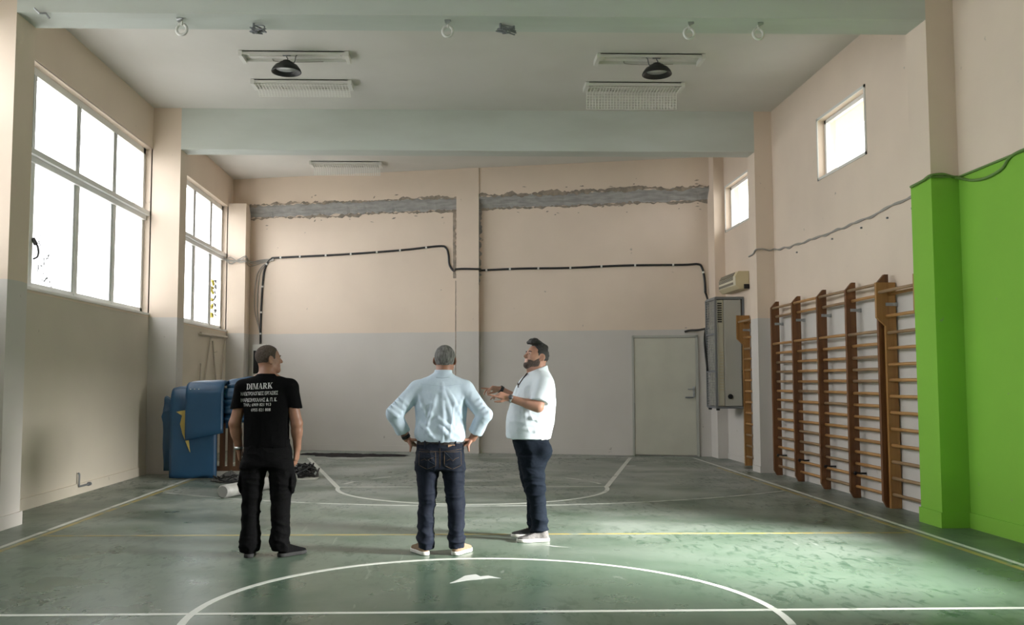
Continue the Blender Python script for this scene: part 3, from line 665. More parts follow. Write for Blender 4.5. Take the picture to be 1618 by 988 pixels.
part('fold', soft_slab((-3.42, -3.06), [(13.85, 1.26), (13.9, 1.36), (14.0, 1.42), (14.15, 1.36)], .06, .04, 11, lambda f, s: .06*f), M_BLUE, t3, True)

# tube, cloth, cables on the floor
t = thing('plastic_pipe', 'thick grey-white pipe lying on the floor behind the man in black', 'pipe', (-2.8, 11.6, 0))
A, B = Vector((-2.86, 11.5, .082)), Vector((-2.30, 13.1, .082))
part('barrel', tube(NB(), [A, A.lerp(B, .2), A.lerp(B, .7), B], .08, 20), M_PIPE, t, True); D_ = (B-A).normalized()
part('end_disc', tube(NB(), [A-D_*.006, A+D_*.004], .068, 20), mat('dull_grey_core', (.20, .20, .19), .8), t)
part('tape', tube(NB(), [A.lerp(B, .3), A.lerp(B, .34)], .083, 20), M_BLACK, t)
def heap(name, c, rx, ry, label, n, seed, m, r=.01, h=.12):
    q = random.Random(seed); b = NB()
    for k in range(n):
        ph = q.uniform(0, 6); a0 = q.uniform(.35, 1); cx, cy = c[0]+q.uniform(-.2, .2)*rx, c[1]+q.uniform(-.2, .2)*ry
        tube(b, spline([(cx+rx*a0*math.cos(ph+u*1.1), cy+ry*a0*math.sin(ph+u*1.1), r+.004+q.uniform(0, h)*(1-a0*.6)) for u in range(6)], 5), r, 5)
    return single(name, b, m, label, 'cable', (c[0], c[1], 0))
def rag(name, c, rx, ry, label, seed, m, h=.05):
    q = random.Random(seed); b = NB(); rings = []; n = 26
    for f in (0, .25, .5, .75, .93, 1.0):
        rings.append([b.verts.new((c[0]+rx*f*(1+.16*math.sin(3*a+seed)+.1*math.sin(7*a))*math.cos(a), c[1]+ry*f*(1+.16*math.sin(3*a+seed))*math.sin(a), .004 if f == 1 else .015+h*(1-f)*q.uniform(.5, 1.2))) for a in [2*PI*i/n for i in range(n)]])
    for A_, B_ in zip(rings, rings[1:]):
        for i in range(n): b.faces.new([A_[i], A_[(i+1) % n], B_[(i+1) % n], B_[i]])
    b.faces.new(rings[0]); b.faces.new(rings[-1][::-1])
    return single(name, b, m, label, 'cloth', (c[0], c[1], 0), smooth=True)
rag('floor_sheet', (-2.30, 13.82), .26, .30, 'crumpled pale sheet on the floor right of the man in black', 3, mat('pale_sheet', (.42, .42, .38), .8), .03)
heap('cable_heap', (-2.30, 13.9), .24, .30, 'tangle of black cables lying on the pale floor sheet', 16, 5, M_BLACK, .012, .3)
rag('grey_rag', (-3.22, 13.4), .26, .2, 'dark grey rag on the floor in front of the wooden rack', 6, mat('dark_rag', (.10, .10, .095), .9), .14)
heap('black_cord', (-3.2, 13.3), .22, .16, 'black cord coiled on the dark rag by the rack', 6, 8, M_BLACK, .01, .2)
b = NB(); q = random.Random(12)
for k in range(150):                              # line of swept dirt at the foot of the back wall
    x = -3.0+1.85*q.random()**.9; y = ywall(x)-.8-q.uniform(0, .75)*(1-.5*abs(x+2.1)); s = q.uniform(.05, .17)
    p = blob((x, y), s*1.6, s, 6, .35, k); z = q.uniform(.004, .02)
    v = [b.verts.new((*a, .0025)) for a in p]; tp = b.verts.new((x, y, z))
    for i in range(6): b.faces.new([v[i], v[(i+1) % 6], tp])
o = single('swept_dirt', b, mat('dark_dirt', (.03, .027, .028), .95, spec=.1), 'long dark streak of swept dirt along the foot of the back wall', 'dirt', (-2.1, 18.6, 0)); o['kind'] = 'stuff'
#PART3
# ------------------------------------------------------------------ people: signed-distance bodies meshed with surface nets
def smin(a, b, k):
    if k <= 0: return np.minimum(a, b)
    h = np.maximum(k-np.abs(a-b), 0)/k
    return np.minimum(a, b)-h*h*k*.25
class Field:
    def __init__(s, lo, hi, h):
        s.lo = np.array(lo, np.float32); s.h = h
        s.n = np.ceil((np.array(hi)-np.array(lo))/h).astype(int)+1
        s.ax = [(s.lo[i]+h*np.arange(s.n[i])).astype(np.float32) for i in range(3)]
        s.D = np.full(s.n, 1.0, np.float32)
    def sub(s, lo, hi):
        sl = []; co = []
        for i in range(3):
            a = int(np.clip((lo[i]-s.lo[i])/s.h, 0, s.n[i])); b = int(np.clip((hi[i]-s.lo[i])/s.h+2, 0, s.n[i])); sl.append(slice(a, b))
            sh = [1, 1, 1]; sh[i] = -1; co.append(s.ax[i][a:b].reshape(sh))
        return tuple(sl), co
    def put(s, fn, lo, hi, k=0, op='add'):
        m = k+4*s.h; sl, (x, y, z) = s.sub(np.array(lo)-m, np.array(hi)+m)
        if any(q.stop <= q.start for q in sl): return
        d = fn(x, y, z)
        s.D[sl] = smin(s.D[sl], d, k) if op == 'add' else -smin(-s.D[sl], d, k)
    def cap(s, a, b, ra, rb, k=.02, sc=None, op='add'):
        a = np.array(a, np.float32); b = np.array(b, np.float32); ba = b-a; L2 = max(float(ba@ba), 1e-9); r = max(ra, rb)
        def fn(x, y, z):
            px, py, pz = x-a[0], y-a[1], z-a[2]
            t = np.clip((px*ba[0]+py*ba[1]+pz*ba[2])/L2, 0, 1)
            return np.sqrt((px-t*ba[0])**2+(py-t*ba[1])**2+(pz-t*ba[2])**2)-(ra+(rb-ra)*t)
        s.put(fn, np.minimum(a, b)-r, np.maximum(a, b)+r, k, op)
    def chain(s, pts, rs, k=.02):
        for p, q_, r0, r1 in zip(pts, pts[1:], rs, rs[1:]): s.cap(p, q_, r0, r1, k)
    def ell(s, c, r, k=.02, M=None, op='add'):
        c = np.array(c, np.float32); M = np.eye(3) if M is None else np.array(M); R_ = max(r)
        def fn(x, y, z):
            p = [x-c[0], y-c[1], z-c[2]]
            l = [sum(M[i][j]*p[j] for j in range(3)) for i in range(3)]
            k0 = np.sqrt(sum((l[i]/r[i])**2 for i in range(3))); k1 = np.sqrt(sum((l[i]/r[i]**2)**2 for i in range(3)))+1e-6
            return (k0*(k0-1)/k1).astype(np.float32)
        s.put(fn, c-R_, c+R_, k, op)
    def loft(s, rows, k=.02, p=2.0, fold=None):      # rows: z, cx, cy, rx, ry
        Rw = np.array(sorted(rows), float); z0, z1 = Rw[0, 0], Rw[-1, 0]
        def itp(zz, c):                                # smooth interpolation along z
            zf = np.linspace(z0, z1, 160); v = np.interp(zf, Rw[:, 0], Rw[:, c]); w = 9
            v2 = np.convolve(np.pad(v, w, 'reflect', reflect_type='odd'), np.hanning(2*w+1)/np.hanning(2*w+1).sum(), 'valid')
            return np.interp(zz, zf, v2).astype(np.float32)
        def fn(x, y, z):
            cx, cy, rx, ry = (itp(z, c) for c in (1, 2, 3, 4))
            if fold is not None:
                f = fold(x-cx, y-cy, z); rx = rx+f; ry = ry+f
            u, v = np.abs(x-cx), np.abs(y-cy)
            k0 = ((u/rx)**p+(v/ry)**p)**(1/p); g = np.sqrt((u/rx**2)**2+(v/ry**2)**2)+1e-5
            d = np.where(k0 > .3, k0*(k0-1)/g*np.minimum(1, 1), -np.minimum(rx, ry))
            return np.maximum(d, np.maximum(z-z1, z0-z)).astype(np.float32)
        m = Rw.max(0); mn = Rw.min(0); e = .03
        s.put(fn, (mn[1]-m[3]-e, mn[2]-m[4]-e, z0), (m[1]+m[3]+e, m[2]+m[4]+e, z1), k)
    def keep(s, fn):                                   # intersect with fn<0
        _, (x, y, z) = s.sub(s.lo, s.lo+s.n*s.h); s.D = np.maximum(s.D, fn(x, y, z).astype(np.float32))
    def mesh(s):
        D = s.D; S = D < 0; lo = s.lo; h = s.h
        c = np.zeros(np.array(D.shape)-1, np.int8)
        off = [(i, j, k) for i in (0, 1) for j in (0, 1) for k in (0, 1)]
        cut = lambda A, o: A[o[0]:A.shape[0]-1+o[0], o[1]:A.shape[1]-1+o[1], o[2]:A.shape[2]-1+o[2]]
        for o in off: c += cut(S, o)
        act = np.argwhere((c > 0) & (c < 8)); N = len(act)
        val = {o: D[act[:, 0]+o[0], act[:, 1]+o[1], act[:, 2]+o[2]] for o in off}
        P = np.zeros((N, 3)); cnt = np.zeros(N)
        for o in off:
            for ax in range(3):
                if o[ax]: continue
                o2 = list(o); o2[ax] = 1; o2 = tuple(o2); a, b = val[o], val[o2]; mk = (a < 0) != (b < 0)
                t = np.where(mk, a/np.where(mk, a-b, 1), 0); q_ = np.repeat(np.array([o], float), N, 0); q_[:, ax] = t
                P += q_*mk[:, None]; cnt += mk
        P = lo+h*(act+P/cnt[:, None])
        idx = np.full(c.shape, -1, np.int32); idx[act[:, 0], act[:, 1], act[:, 2]] = np.arange(N)
        F = []
        for ax in range(3):
            b, cc = (ax+1) % 3, (ax+2) % 3
            s0 = [slice(None)]*3; s1 = [slice(None)]*3; s0[ax] = slice(0, -1); s1[ax] = slice(1, None)
            for u in (b, cc): s0[u] = slice(1, -1); s1[u] = slice(1, -1)
            A, B = S[tuple(s0)], S[tuple(s1)]; e = np.argwhere(A != B); fl = A[e[:, 0], e[:, 1], e[:, 2]]
            base = e.copy(); base[:, b] += 1; base[:, cc] += 1
            def g(db, dc):
                q_ = base.copy(); q_[:, b] -= db; q_[:, cc] -= dc; return idx[q_[:, 0], q_[:, 1], q_[:, 2]]
            Q = np.stack([g(1, 1), g(0, 1), g(0, 0), g(1, 0)], 1); Q[~fl] = Q[~fl][:, ::-1]; F.append(Q)
        F = np.concatenate(F)
        return P, F[(F >= 0).all(1)]
def normals(V, F):
    n = np.cross(V[F[:, 2]]-V[F[:, 0]], V[F[:, 3]]-V[F[:, 1]]); N = np.zeros_like(V)
    for i in range(4): np.add.at(N, F[:, i], n)
    return N/(np.linalg.norm(N, axis=1, keepdims=True)+1e-9)
def relax(V, F, it=2):
    for _ in range(it):
        A = np.zeros_like(V); c = np.zeros(len(V))
        for i in range(4):
            for j in (1, 3): np.add.at(A, F[:, i], V[F[:, (i+j) % 4]]); np.add.at(c, F[:, i], 1)
        V = V*.4+.6*A/c[:, None]
    return V
def vnoise(p, seed=0):
    i = np.floor(p).astype(np.int64); f = p-i; f = f*f*(3-2*f); out = 0
    def hsh(a):
        n = (a[:, 0]*73856093) ^ (a[:, 1]*19349663) ^ (a[:, 2]*83492791) ^ (seed*2654435)
        n = (n ^ (n >> 13))*1274126177 & 0x7fffffff; return ((n ^ (n >> 16)) & 0xffff)/65535.0
    for dx in (0, 1):
        for dy in (0, 1):
            for dz in (0, 1):
                w = (f[:, 0] if dx else 1-f[:, 0])*(f[:, 1] if dy else 1-f[:, 1])*(f[:, 2] if dz else 1-f[:, 2])
                out = out+w*hsh(i+np.array([dx, dy, dz]))
    return out
def fmesh(name, fld, m, parent, base, disp=None, it=1):
    V, F = fld.mesh(); V = relax(V, F, it)
    if disp is not None: V = V+normals(V, F)*disp(V)[:, None]
    me = bpy.data.meshes.new(name); me.from_pydata((V-np.array(base)).tolist(), [], F.tolist()); me.update()
    me.polygons.foreach_set('use_smooth', np.ones(len(F), bool))
    o = link(name, me, m, parent); return o, BVHTree.FromPolygons(V.tolist(), F.tolist())
def folds(amp, sc, seed=0, warp=.6):               # soft ridged folds; sc stretches the pattern
    def f(V):
        w = vnoise(V*6, seed+5)-.5
        n = vnoise(V*np.array(sc)+warp*w[:, None], seed); n2 = vnoise(V*np.array(sc)*2.1+warp*w[:, None], seed+1)
        return amp*((1-np.abs(2*n-1))**2-.35+.4*((1-np.abs(2*n2-1))**2-.35))
    return f
def unit(v): v = np.array(v, float); return v/np.linalg.norm(v)
def rot_to(v, toward, a): return v*math.cos(a)+toward*math.sin(a)

def head_frame(az, pitch=0, roll=0):               # az from +y towards +x; rows right, forward, up
    f = np.array([math.sin(az)*math.cos(pitch), math.cos(az)*math.cos(pitch), math.sin(pitch)])
    r = np.array([math.cos(az), -math.sin(az), 0]); u = np.cross(r, f)
    return np.array([r*math.cos(roll)+u*math.sin(roll), f, u*math.cos(roll)-r*math.sin(roll)])
class Head:
    def __init__(s, c, M, sc=1.0, jaw=1.0, fat=0): s.c = np.array(c); s.M = M; s.s = sc; s.jaw = jaw; s.fat = fat
    def w(s, p): return s.c+s.s*(np.array(p)@s.M)
    def skull(s, g, grow=0):
        S = s.s
        g.ell(s.w((0, -.012, .035)), [(.077+grow)*S, (.098+grow)*S, (.088+grow)*S], .01, s.M)
        g.ell(s.w((0, .006, .012)), [(.073+grow)*S, (.088+grow)*S, (.085+grow)*S], .02*S, s.M)
    def face(s, g, grow=0):
        S = s.s; C = lambda a, b, ra, rb, k=.012: g.cap(s.w(a), s.w(b), (ra+grow)*S, (rb+grow)*S, k*S)
        g.ell(s.w((0, .028, -.035)), [(.061*s.jaw+grow)*S, (.066+grow)*S, (.082+grow)*S], .03*S, s.M)
        C((0, .074, -.094), (0, .066, -.098), .022, .024, .025)
        for q_ in (-1, 1):
            C((q_*.052*s.jaw, .005, -.060), (q_*.022, .068, -.096), .019+s.fat, .017, .025)
            C((q_*.040, .068, -.018), (q_*.046, .045, -.030), .018, .02, .02)
    def features(s, g):
        S = s.s; C = lambda a, b, ra, rb, k=.01: g.cap(s.w(a), s.w(b), ra*S, rb*S, k*S)
        C((-.034, .082, .020), (.034, .082, .020), .011, .011, .012)
        for q_ in (-1, 1): g.ell(s.w((q_*.031, .100, .002)), [.016*S, .012*S, .010*S], .008*S, s.M, 'cut')
        C((0, .092, .010), (0, .112, -.026), .009, .0135, .008)
        for q_ in (-1, 1): C((q_*.012, .100, -.030), (q_*.012, .098, -.03), .0095, .009, .006)
        C((-.018, .088, -.058), (.018, .088, -.058), .007, .007, .006); C((-.015, .086, -.069), (.015, .086, -.069), .008, .008, .006)
        g.cap(s.w((-.024, .098, -.0635)), s.w((.024, .098, -.0635)), .0035*S, .0035*S, .004, op='cut')
        for q_ in (-1, 1):
            Me = np.array([unit(s.M[0]*q_*.8+s.M[1]*.6), unit(s.M[1]*.8-s.M[0]*q_*.6), s.M[2]])
            g.ell(s.w((q_*.0865, -.016, -.002)), [.0085*S, .022*S, .034*S], .008*S, Me)
            g.ell(s.w((q_*.093, -.008, .002)), [.006*S, .010*S, .018*S], .004*S, Me, 'cut')
            C((q_*.081, -.004, -.032), (q_*.079, -.002, -.026), .008, .009, .006)
    def local(s, x, y, z):
        p = [(x-s.c[0])/s.s, (y-s.c[1])/s.s, (z-s.c[2])/s.s]
        return [sum(s.M[i][j]*p[j] for j in range(3)) for i in range(3)]
    def hair(s, name, m, parent, base, line, th=.006, h=.0045, tufts=None, disp=None):
        r = .15*s.s; g = Field(s.c-r, s.c+r+.03, h); s.skull(g, th)
        if tufts: tufts(g)
        yy, zz = zip(*line)
        def reg(x, y, z):
            a, b, c = s.local(x, y, z); e = (np.abs(a)-.066)*.25
            return (np.interp(b, yy, zz)-c)*.7+0*a
        g.keep(reg)
        for q_ in (-1, 1): g.ell(s.w((q_*.090, -.006, -.004)), [.032*s.s, .026*s.s, .036*s.s], .004, s.M, 'cut')
        return fmesh(name, g, m, parent, base, disp, 1)[0]
    def beard(s, name, m, parent, base, th=.0022):
        r = .15*s.s; g = Field(s.c-r, s.c+r, .0045); s.skull(g, th*.4); s.face(g, th)
        def reg(x, y, z):
            a, b, c = s.local(x, y, z); aa = np.abs(a)
            top = np.interp(b, [-.02, .0, .02, .05, .075, .12], [-.0, .0, -.022, -.052, -.050, -.046])+0*aa
            d = np.maximum(c-top, -.008-b)
            lips = .014-np.sqrt((a*.55)**2+((c+.0635)*1.0)**2); lips = np.where(b > .05, lips, -1)
            return np.maximum(d, lips)*.8
        g.keep(reg); return fmesh(name, g, m, parent, base, None, 1)[0]
def hand(g, W, d, n, sgn, curls, thumb=(.6, .5), s=1.0, spread=0.0, k=.004):
    """W wrist, d finger direction, n normal of the back of the hand, sgn puts the thumb on +/- cross(d,n)"""
    W = np.array(W, float); d = unit(d); n = unit(np.array(n)-d*np.dot(n, d)); side = np.cross(d, n)*sgn
    LN = [(.044, .027, .021), (.049, .030, .022), (.045, .028, .021), (.035, .021, .018)]
    for i in range(4):
        o = (.030-.0205*i)*s; K = W+d*(.088-.004*abs(i-1))*s+side*o
        g.cap(W+side*o*.55, K, .0155*s, .0125*s, .012); p = K; a = 0
        dd = unit(d+side*spread*(1.2-i*.8))
        for j, (L, c) in enumerate(zip(LN[i], curls[i])):
            a += c; v = rot_to(dd, -n, a); q_ = p+v*L*s; r0 = (.0100, .0090, .0082)[j]*s*(.9 if i == 3 else 1); g.cap(p, q_, r0, r0*.9, k if j else .006); p = q_
    g.ell(W+d*.045*s, [.034*s, .045*s, .016*s], .012, np.array([side, d, n]))
    T0 = W+d*.022*s+side*.026*s-n*.004; v1 = unit(d*thumb[0]+side*thumb[1]-n*.35); T1 = T0+v1*.044*s; v2 = unit(d*(thumb[0]+.4)+side*thumb[1]*.4-n*.45)
    g.cap(T0, T1, .0155*s, .0115*s, .01); T2 = T1+v2*.032*s; g.cap(T1, T2, .0112*s, .010*s, .004); g.cap(T2, T2+unit(v2+d*.3)*.025*s, .010*s, .008*s, .003)
def shoe(parent, base, heel, az, upper, sole, L=.285, W=.047, low=True, lace=None):
    f = np.array([math.sin(az), math.cos(az), 0]); H = np.array([heel[0], heel[1], 0]); r = np.array([math.cos(az), -math.sin(az), 0])
    lo = np.minimum(H, H+f*L)-.1; hi = np.maximum(H, H+f*L)+.1; lo[2] = -.01; hi[2] = .16
    def outline(x, y, z, gr):
        u = ((x-H[0])*f[0]+(y-H[1])*f[1]); v = (x-H[0])*r[0]+(y-H[1])*r[1]
        hw = np.interp(u, [0, .06, .13, .2, L-.05, L], [.034, .037, .037, W, W*.92, W*.5]); c0 = np.clip(u, .036, L-.042)
        return np.sqrt(np.maximum(np.abs(v)-np.maximum(hw-.036, 0), 0)**2+(u-c0)**2)-.036-gr+0*z
    g = Field(lo, hi, .005); g.put(lambda x, y, z: np.maximum(outline(x, y, z, .004), np.abs(z-.016)-.0155+0*x+0*y).astype(np.float32), lo, hi)
    g2 = Field(lo, hi, .005)
    def up(x, y, z):
        u = ((x-H[0])*f[0]+(y-H[1])*f[1]); top = np.interp(u, [-.02, .02, .07, .11, .16, .22, L], [.085, .09, .075, .095, .075, .056, .038])
        d = outline(x, y, z, -.002-.012*np.clip((z-.03)/.06, 0, 1)); return np.maximum(d, np.maximum(z-top, .022-z)*.75).astype(np.float32)
    g2.put(up, lo, hi); a = H+f*.055
    g2.cap(a+np.array([0, 0, .06]), a+np.array([0, 0, .11]), .036, .034, .02)
    o, _ = fmesh('shoe', g2, upper, parent, base, None, 3); g.D = g.D
    s_, _ = fmesh('sole', g, sole, o, base, None, 2); 
    if lace:
        b = NB()
        for k in range(4):
            c = H+f*(.135+.02*k); z = .088-.009*k; tube(b, [c-r*.022+np.array([0, 0, z-.004]), c+np.array([0, 0, z+.004]), c+r*.022+np.array([0, 0, z-.004])], .004, 5)
        bmesh.ops.translate(b, verts=b.verts[:], vec=-Vector(base)); obj('laces', b, lace, o)
    return o
def pmesh(name, bm, m, parent, base, smooth=True):
    bmesh.ops.translate(bm, verts=bm.verts[:], vec=-Vector(base)); return obj(name, bm, m, parent, smooth)
def ringband(c, axis, r, w, th, seg=24, sx=1.0):   # a band (watch strap, belt loop) round an axis
    ax = Vector(axis).normalized(); u = ax.orthogonal().normalized(); v = ax.cross(u); b = NB(); rings = []
    for rr, t in ((r, -w/2), (r+th, -w/2), (r+th, w/2), (r, w/2)):
        rings.append([b.verts.new(Vector(c)+ax*t+(u*math.cos(2*PI*k/seg)+v*math.sin(2*PI*k/seg))*rr) for k in range(seg)])
    for i in range(4):
        A, B_ = rings[i], rings[(i+1) % 4]
        for k in range(seg): b.faces.new([A[k], A[(k+1) % seg], B_[(k+1) % seg], B_[k]])
    return b
def drape(bvh, polys, y0, eps=.003, th=.003):      # flat polygons (x,z) laid on a surface seen from -y
    b = NB()
    for P in polys:
        if len(P) < 3: continue
        F = []; 
        for x, z in P:
            h_ = bvh.ray_cast(Vector((x, y0, z)), Vector((0, 1, 0)))
            if h_[0] is None: break
            F.append((x, h_[0].y, z))
        else:
            A = [b.verts.new((x, y-eps, z)) for x, y, z in F]; b.faces.new(A)
            B_ = [b.verts.new((x, y+th, z)) for x, y, z in F]
            for i in range(len(P)): b.faces.new([A[i], B_[i], B_[(i+1) % len(P)], A[(i+1) % len(P)]])
    return b
def drapeline(bvh, pts, y0, r=.002, eps=.001, n=6):
    out = []
    for x, z in [p for a, c in zip(pts, pts[1:]) for p in [(a[0]+(c[0]-a[0])*k/n, a[1]+(c[1]-a[1])*k/n) for k in range(n)]]+[pts[-1]]:
        h_ = bvh.ray_cast(Vector((x, y0, z)), Vector((0, 1, 0)))
        if h_[0] is not None: out.append((x, h_[0].y-eps, z))
    return out

def skin_mat(name, c): 
    m = mat(name, c, .5, noise=(14, tuple(v*.82 for v in c), .35, .7)); m.node_tree.nodes['Principled BSDF'].inputs['Subsurface Weight'].default_value = 0.0; return m
def cloth(name, c, c2, rough=.85, sc=60): return mat(name, c, rough, noise=(sc, c2, .3, .7), bump=(300, .15), spec=.08)
M_SOLEW = mat('white_rubber', (.60, .59, .55), .6); M_WATCH = mat('watch_steel', (.5, .5, .5), .3, .8); M_EYEW = mat('eye_white', (.30, .27, .25), .4)
def eyes(H, parent, base):
    for q_ in (-1, 1):
        b = NB(); bmesh.ops.create_icosphere(b, subdivisions=2, radius=.0105*H.s, matrix=Matrix.Translation(Vector(H.w((q_*.031, .082, .002)))))
        e = pmesh('eye', b, M_EYEW, parent, base); b = NB(); bmesh.ops.create_icosphere(b, subdivisions=2, radius=.0062*H.s, matrix=Matrix.Translation(Vector(H.w((q_*.031, .0875, .002)))))
        pmesh('iris', b, mat('dark_iris', (.03, .018, .01), .2), e, base)
    b = NB()
    for q_ in (-1, 1): tube(b, [H.w((q_*.014, .0955, .021)), H.w((q_*.03, .096, .026)), H.w((q_*.048, .083, .021))], [.004, .0055, .003], 6)
    return b
def torso_core(g, rows, arms, legs):
    g.loft(rows, .02)
    for pts, rs in arms: g.chain(pts, rs, .02)
    for pts, rs in legs: g.chain(pts, rs, .02)

# ---- man in black -----------------------------------------------------------------------------
def man_black():
    B = np.array((-1.56, 7.72, 0)); X, Y = B[0], B[1]
    t = thing('person', 'person in black printed t-shirt and black trousers, arms hanging, head turned right', 'person', tuple(B))
    SK = skin_mat('tanned_skin', (.33, .165, .105)); BK = cloth('black_jersey', (.0016, .0016, .0019), (.003, .003, .0034)); TR = cloth('black_work_cloth', (.0028, .0028, .0032), (.0055, .0055, .006))
    P = lambda x, y, z: (X+x, Y+y, z)
    H = Head(P(-.013, .035, 1.598), head_frame(R(58), R(5)), .98, 1.05)
    shL, elL, wrL = P(-.195, 0, 1.375), P(-.272, .0, 1.075), P(-.245, .045, .865)
    shR, elR, wrR = P(.160, 0, 1.385), P(.232, .0, 1.075), P(.232, .045, .865)
    g = Field(P(-.40, -.22, .02), P(.36, .26, 1.78), .005)
    H.skull(g); H.face(g); H.features(g)
    g.cap(H.w((0, -.025, -.05)), P(-.018, .0, 1.45), .058, .066, .03); g.cap(P(-.09, 0, 1.43), P(.055, 0, 1.43), .05, .05, .03)
    g.loft([(.80, X-.0, Y, .16, .10), (.95, X-.0, Y, .16, .10), (1.2, X-.01, Y, .17, .10), (1.40, X-.02, Y, .15, .08), (1.44, X-.02, Y, .1, .06)], .02)
    g.chain([shL, elL, wrL], [.052, .047, .031], .02); g.chain([shR, elR, wrR], [.052, .047, .031], .02)
    g.cap(np.array(elL)*.7+np.array(wrL)*.3, np.array(elL)*.6+np.array(wrL)*.4, .046, .044, .02); g.cap(np.array(elR)*.7+np.array(wrR)*.3, np.array(elR)*.6+np.array(wrR)*.4, .046, .044, .02)
    for s in (-1, 1): g.chain([P(s*.10-.005, 0, .85), P(s*.115-.008, 0, .45), P(s*.12-.008, .0, .08)], [.065, .05, .035], .02)
    curl = [(.25, .35, .25), (.35, .4, .3), (.4, .45, .3), (.45, .5, .3)]
    hand(g, wrL, (.06, .22, -1), (-1, -.15, 0), 1, curl, (.8, .4)); hand(g, wrR, (-.10, .12, -1), (1, -.25, 0), -1, curl, (.8, .4))
    body, _ = fmesh('body', g, SK, t, B)
    g = Field(P(-.40, -.24, .86), P(.36, .24, 1.52), .006)
    g.loft([(.885, X-.002, Y, .192, .132), (.98, X-.004, Y, .192, .13), (1.10, X-.008, Y, .192, .128), (1.22, X-.012, Y, .200, .130), (1.32, X-.016, Y, .195, .125), (1.39, X-.02, Y, .178, .108), (1.435, X-.02, Y, .140, .090), (1.462, X-.02, Y+.005, .10, .078), (1.482, X-.02, Y+.005, .074, .072)], .03)
    g.cap(P(-.155, 0, 1.375), P(-.205, 0, 1.365), .072, .072, .05); g.cap(P(.115, 0, 1.38), P(.170, 0, 1.37), .072, .072, .05)
    g.cap(P(-.205, 0, 1.36), P(-.258, 0, 1.14), .073, .066, .02); g.cap(P(.168, 0, 1.365), P(.222, 0, 1.14), .073, .066, .02)
    g.keep(lambda x, y, z: np.where(x < X-.195, (1.197-z)+(x-X+.26)*.12, np.where(x > X+.165, (1.203-z)-(x-X-.22)*.12, -1.0))*.9)
    shirt, bs = fmesh('t_shirt', g, BK, t, B, lambda V: folds(.008, (9, 9, 5), 3)(V)*np.clip((1.25-V[:, 2])*4, .25, 1), 2)
    g = Field(P(-.30, -.22, .02), P(.30, .24, .98), .006)
    g.loft([(.73, X-.002, Y, .205, .132), (.80, X-.002, Y, .203, .135), (.88, X-.002, Y, .188, .128), (.95, X-.002, Y, .18, .12)], .02)
    for s, xs in ((-1, (-.107, -.120, -.128, -.130, -.135)), (1, (.103, .112, .110, .112, .115))):
        g.loft([(.045, X+xs[4], Y+.01, .072, .080), (.11, X+xs[3], Y+.0, .080, .088), (.25, X+xs[3], Y-.005, .070, .080), (.42, X+xs[2], Y, .074, .082), (.60, X+xs[1], Y, .090, .10), (.76, X+xs[0], Y, .100, .115)], .05)
    g.ell(P(.205, 0, .60), (.022, .07, .09), .02); g.ell(P(-.215, 0, .60), (.018, .07, .09), .02)
    fo = folds(.016, (6, 6, 13), 9, 1.4)
    trs, bt = fmesh('trousers', g, TR, t, B, lambda V: fo(V)*np.clip(.6+np.clip(.25-V[:, 2], 0, 1)*4, 0, 1.4), 1)
    b = NB()
    for xs in (-.14, .085): 
        P_ = [(X+xs-.02, .80), (X+xs+.075, .80), (X+xs+.075, .68), (X+xs+.03, .665), (X+xs-.02, .68)]
        for v in (P_,): 
            d_ = drape(bt, [v], Y-.6, .004, .003); me_ = bpy.data.meshes.new('tmp'); d_.to_mesh(me_); d_.free(); b.from_mesh(me_)
    pmesh('back_pocket', b, TR, trs, B, False)
    G1 = mat('dark_trainer', (.004, .004, .0045), .9, spec=.1); G2 = mat('grey_sole', (.04, .04, .04), .8, spec=.1)
    shoe(t, B, (X-.125, Y-.075), R(-10), G1, G2, .28); shoe(t, B, (X+.108, Y-.045), R(42), G1, G2, .28)
    H.hair('hair', mat('cropped_brown_hair', (.055, .035, .025), .9, noise=(90, (.11, .085, .07), .3, .7), bump=(250, .4)), t, B,
           [(-.13, -.052), (-.06, -.048), (-.03, -.02), (-.008, .012), (.012, .0), (.03, .004), (.042, .055), (.075, .088), (.12, .10)], .0035)
    pmesh('eyebrows', eyes(H, t, B), mat('brown_brow', (.05, .03, .02), .9), t, B)
    w = np.array(wrL)+np.array([.0, -.004, .01]); pmesh('watch', ringband(w, (.06, .1, -1), .031, .022, .006), M_WATCH, t, B)
    # lettering on the back
    f = lambda pts: pts
    def serif(): # glyphs on a unit cap height: list of polygons
        st = lambda x0, x1, y0=0, y1=1: [(x0, y0), (x1, y0), (x1, y1), (x0, y1)]
        def bowl(x, y0, y1, w, th):
            o = []; n = 10; c = (y0+y1)/2; hh = (y1-y0)/2
            for k in range(n):
                a0, a1 = -PI/2+PI*k/n, -PI/2+PI*(k+1)/n
                o.append([(x+w*math.cos(a0), c+hh*math.sin(a0)), (x+w*math.cos(a1), c+hh*math.sin(a1)), (x+(w-th)*max(0, math.cos(a1)), c+(hh-.06)*math.sin(a1)), (x+(w-th)*max(0, math.cos(a0)), c+(hh-.06)*math.sin(a0))])
            return o
        D = [st(.08, .30), st(0, .4, 0, .06), st(0, .4, .94, 1)]+bowl(.36, 0, 1, .5, .22)
        I = [st(.1, .32), st(0, .42, 0, .06), st(0, .42, .94, 1)]
        M = [st(.1, .15), st(0, .26, 0, .06), [(.08, 1), (.32, 1), (.66, .0), (.56, .0)], [(.60, .0), (.65, .0), (.93, 1), (.88, 1)], st(.88, 1.10), st(.78, 1.2, 0, .06), st(0, .2, .94, 1), st(.88, 1.2, .94, 1)]
        A = [[(.1, 0), (.16, 0), (.46, 1), (.40, 1)], [(.38, 1), (.52, 1), (.86, 0), (.62, 0)], st(.2, .62, .3, .36), st(0, .28, 0, .05), st(.54, .95, 0, .05)]
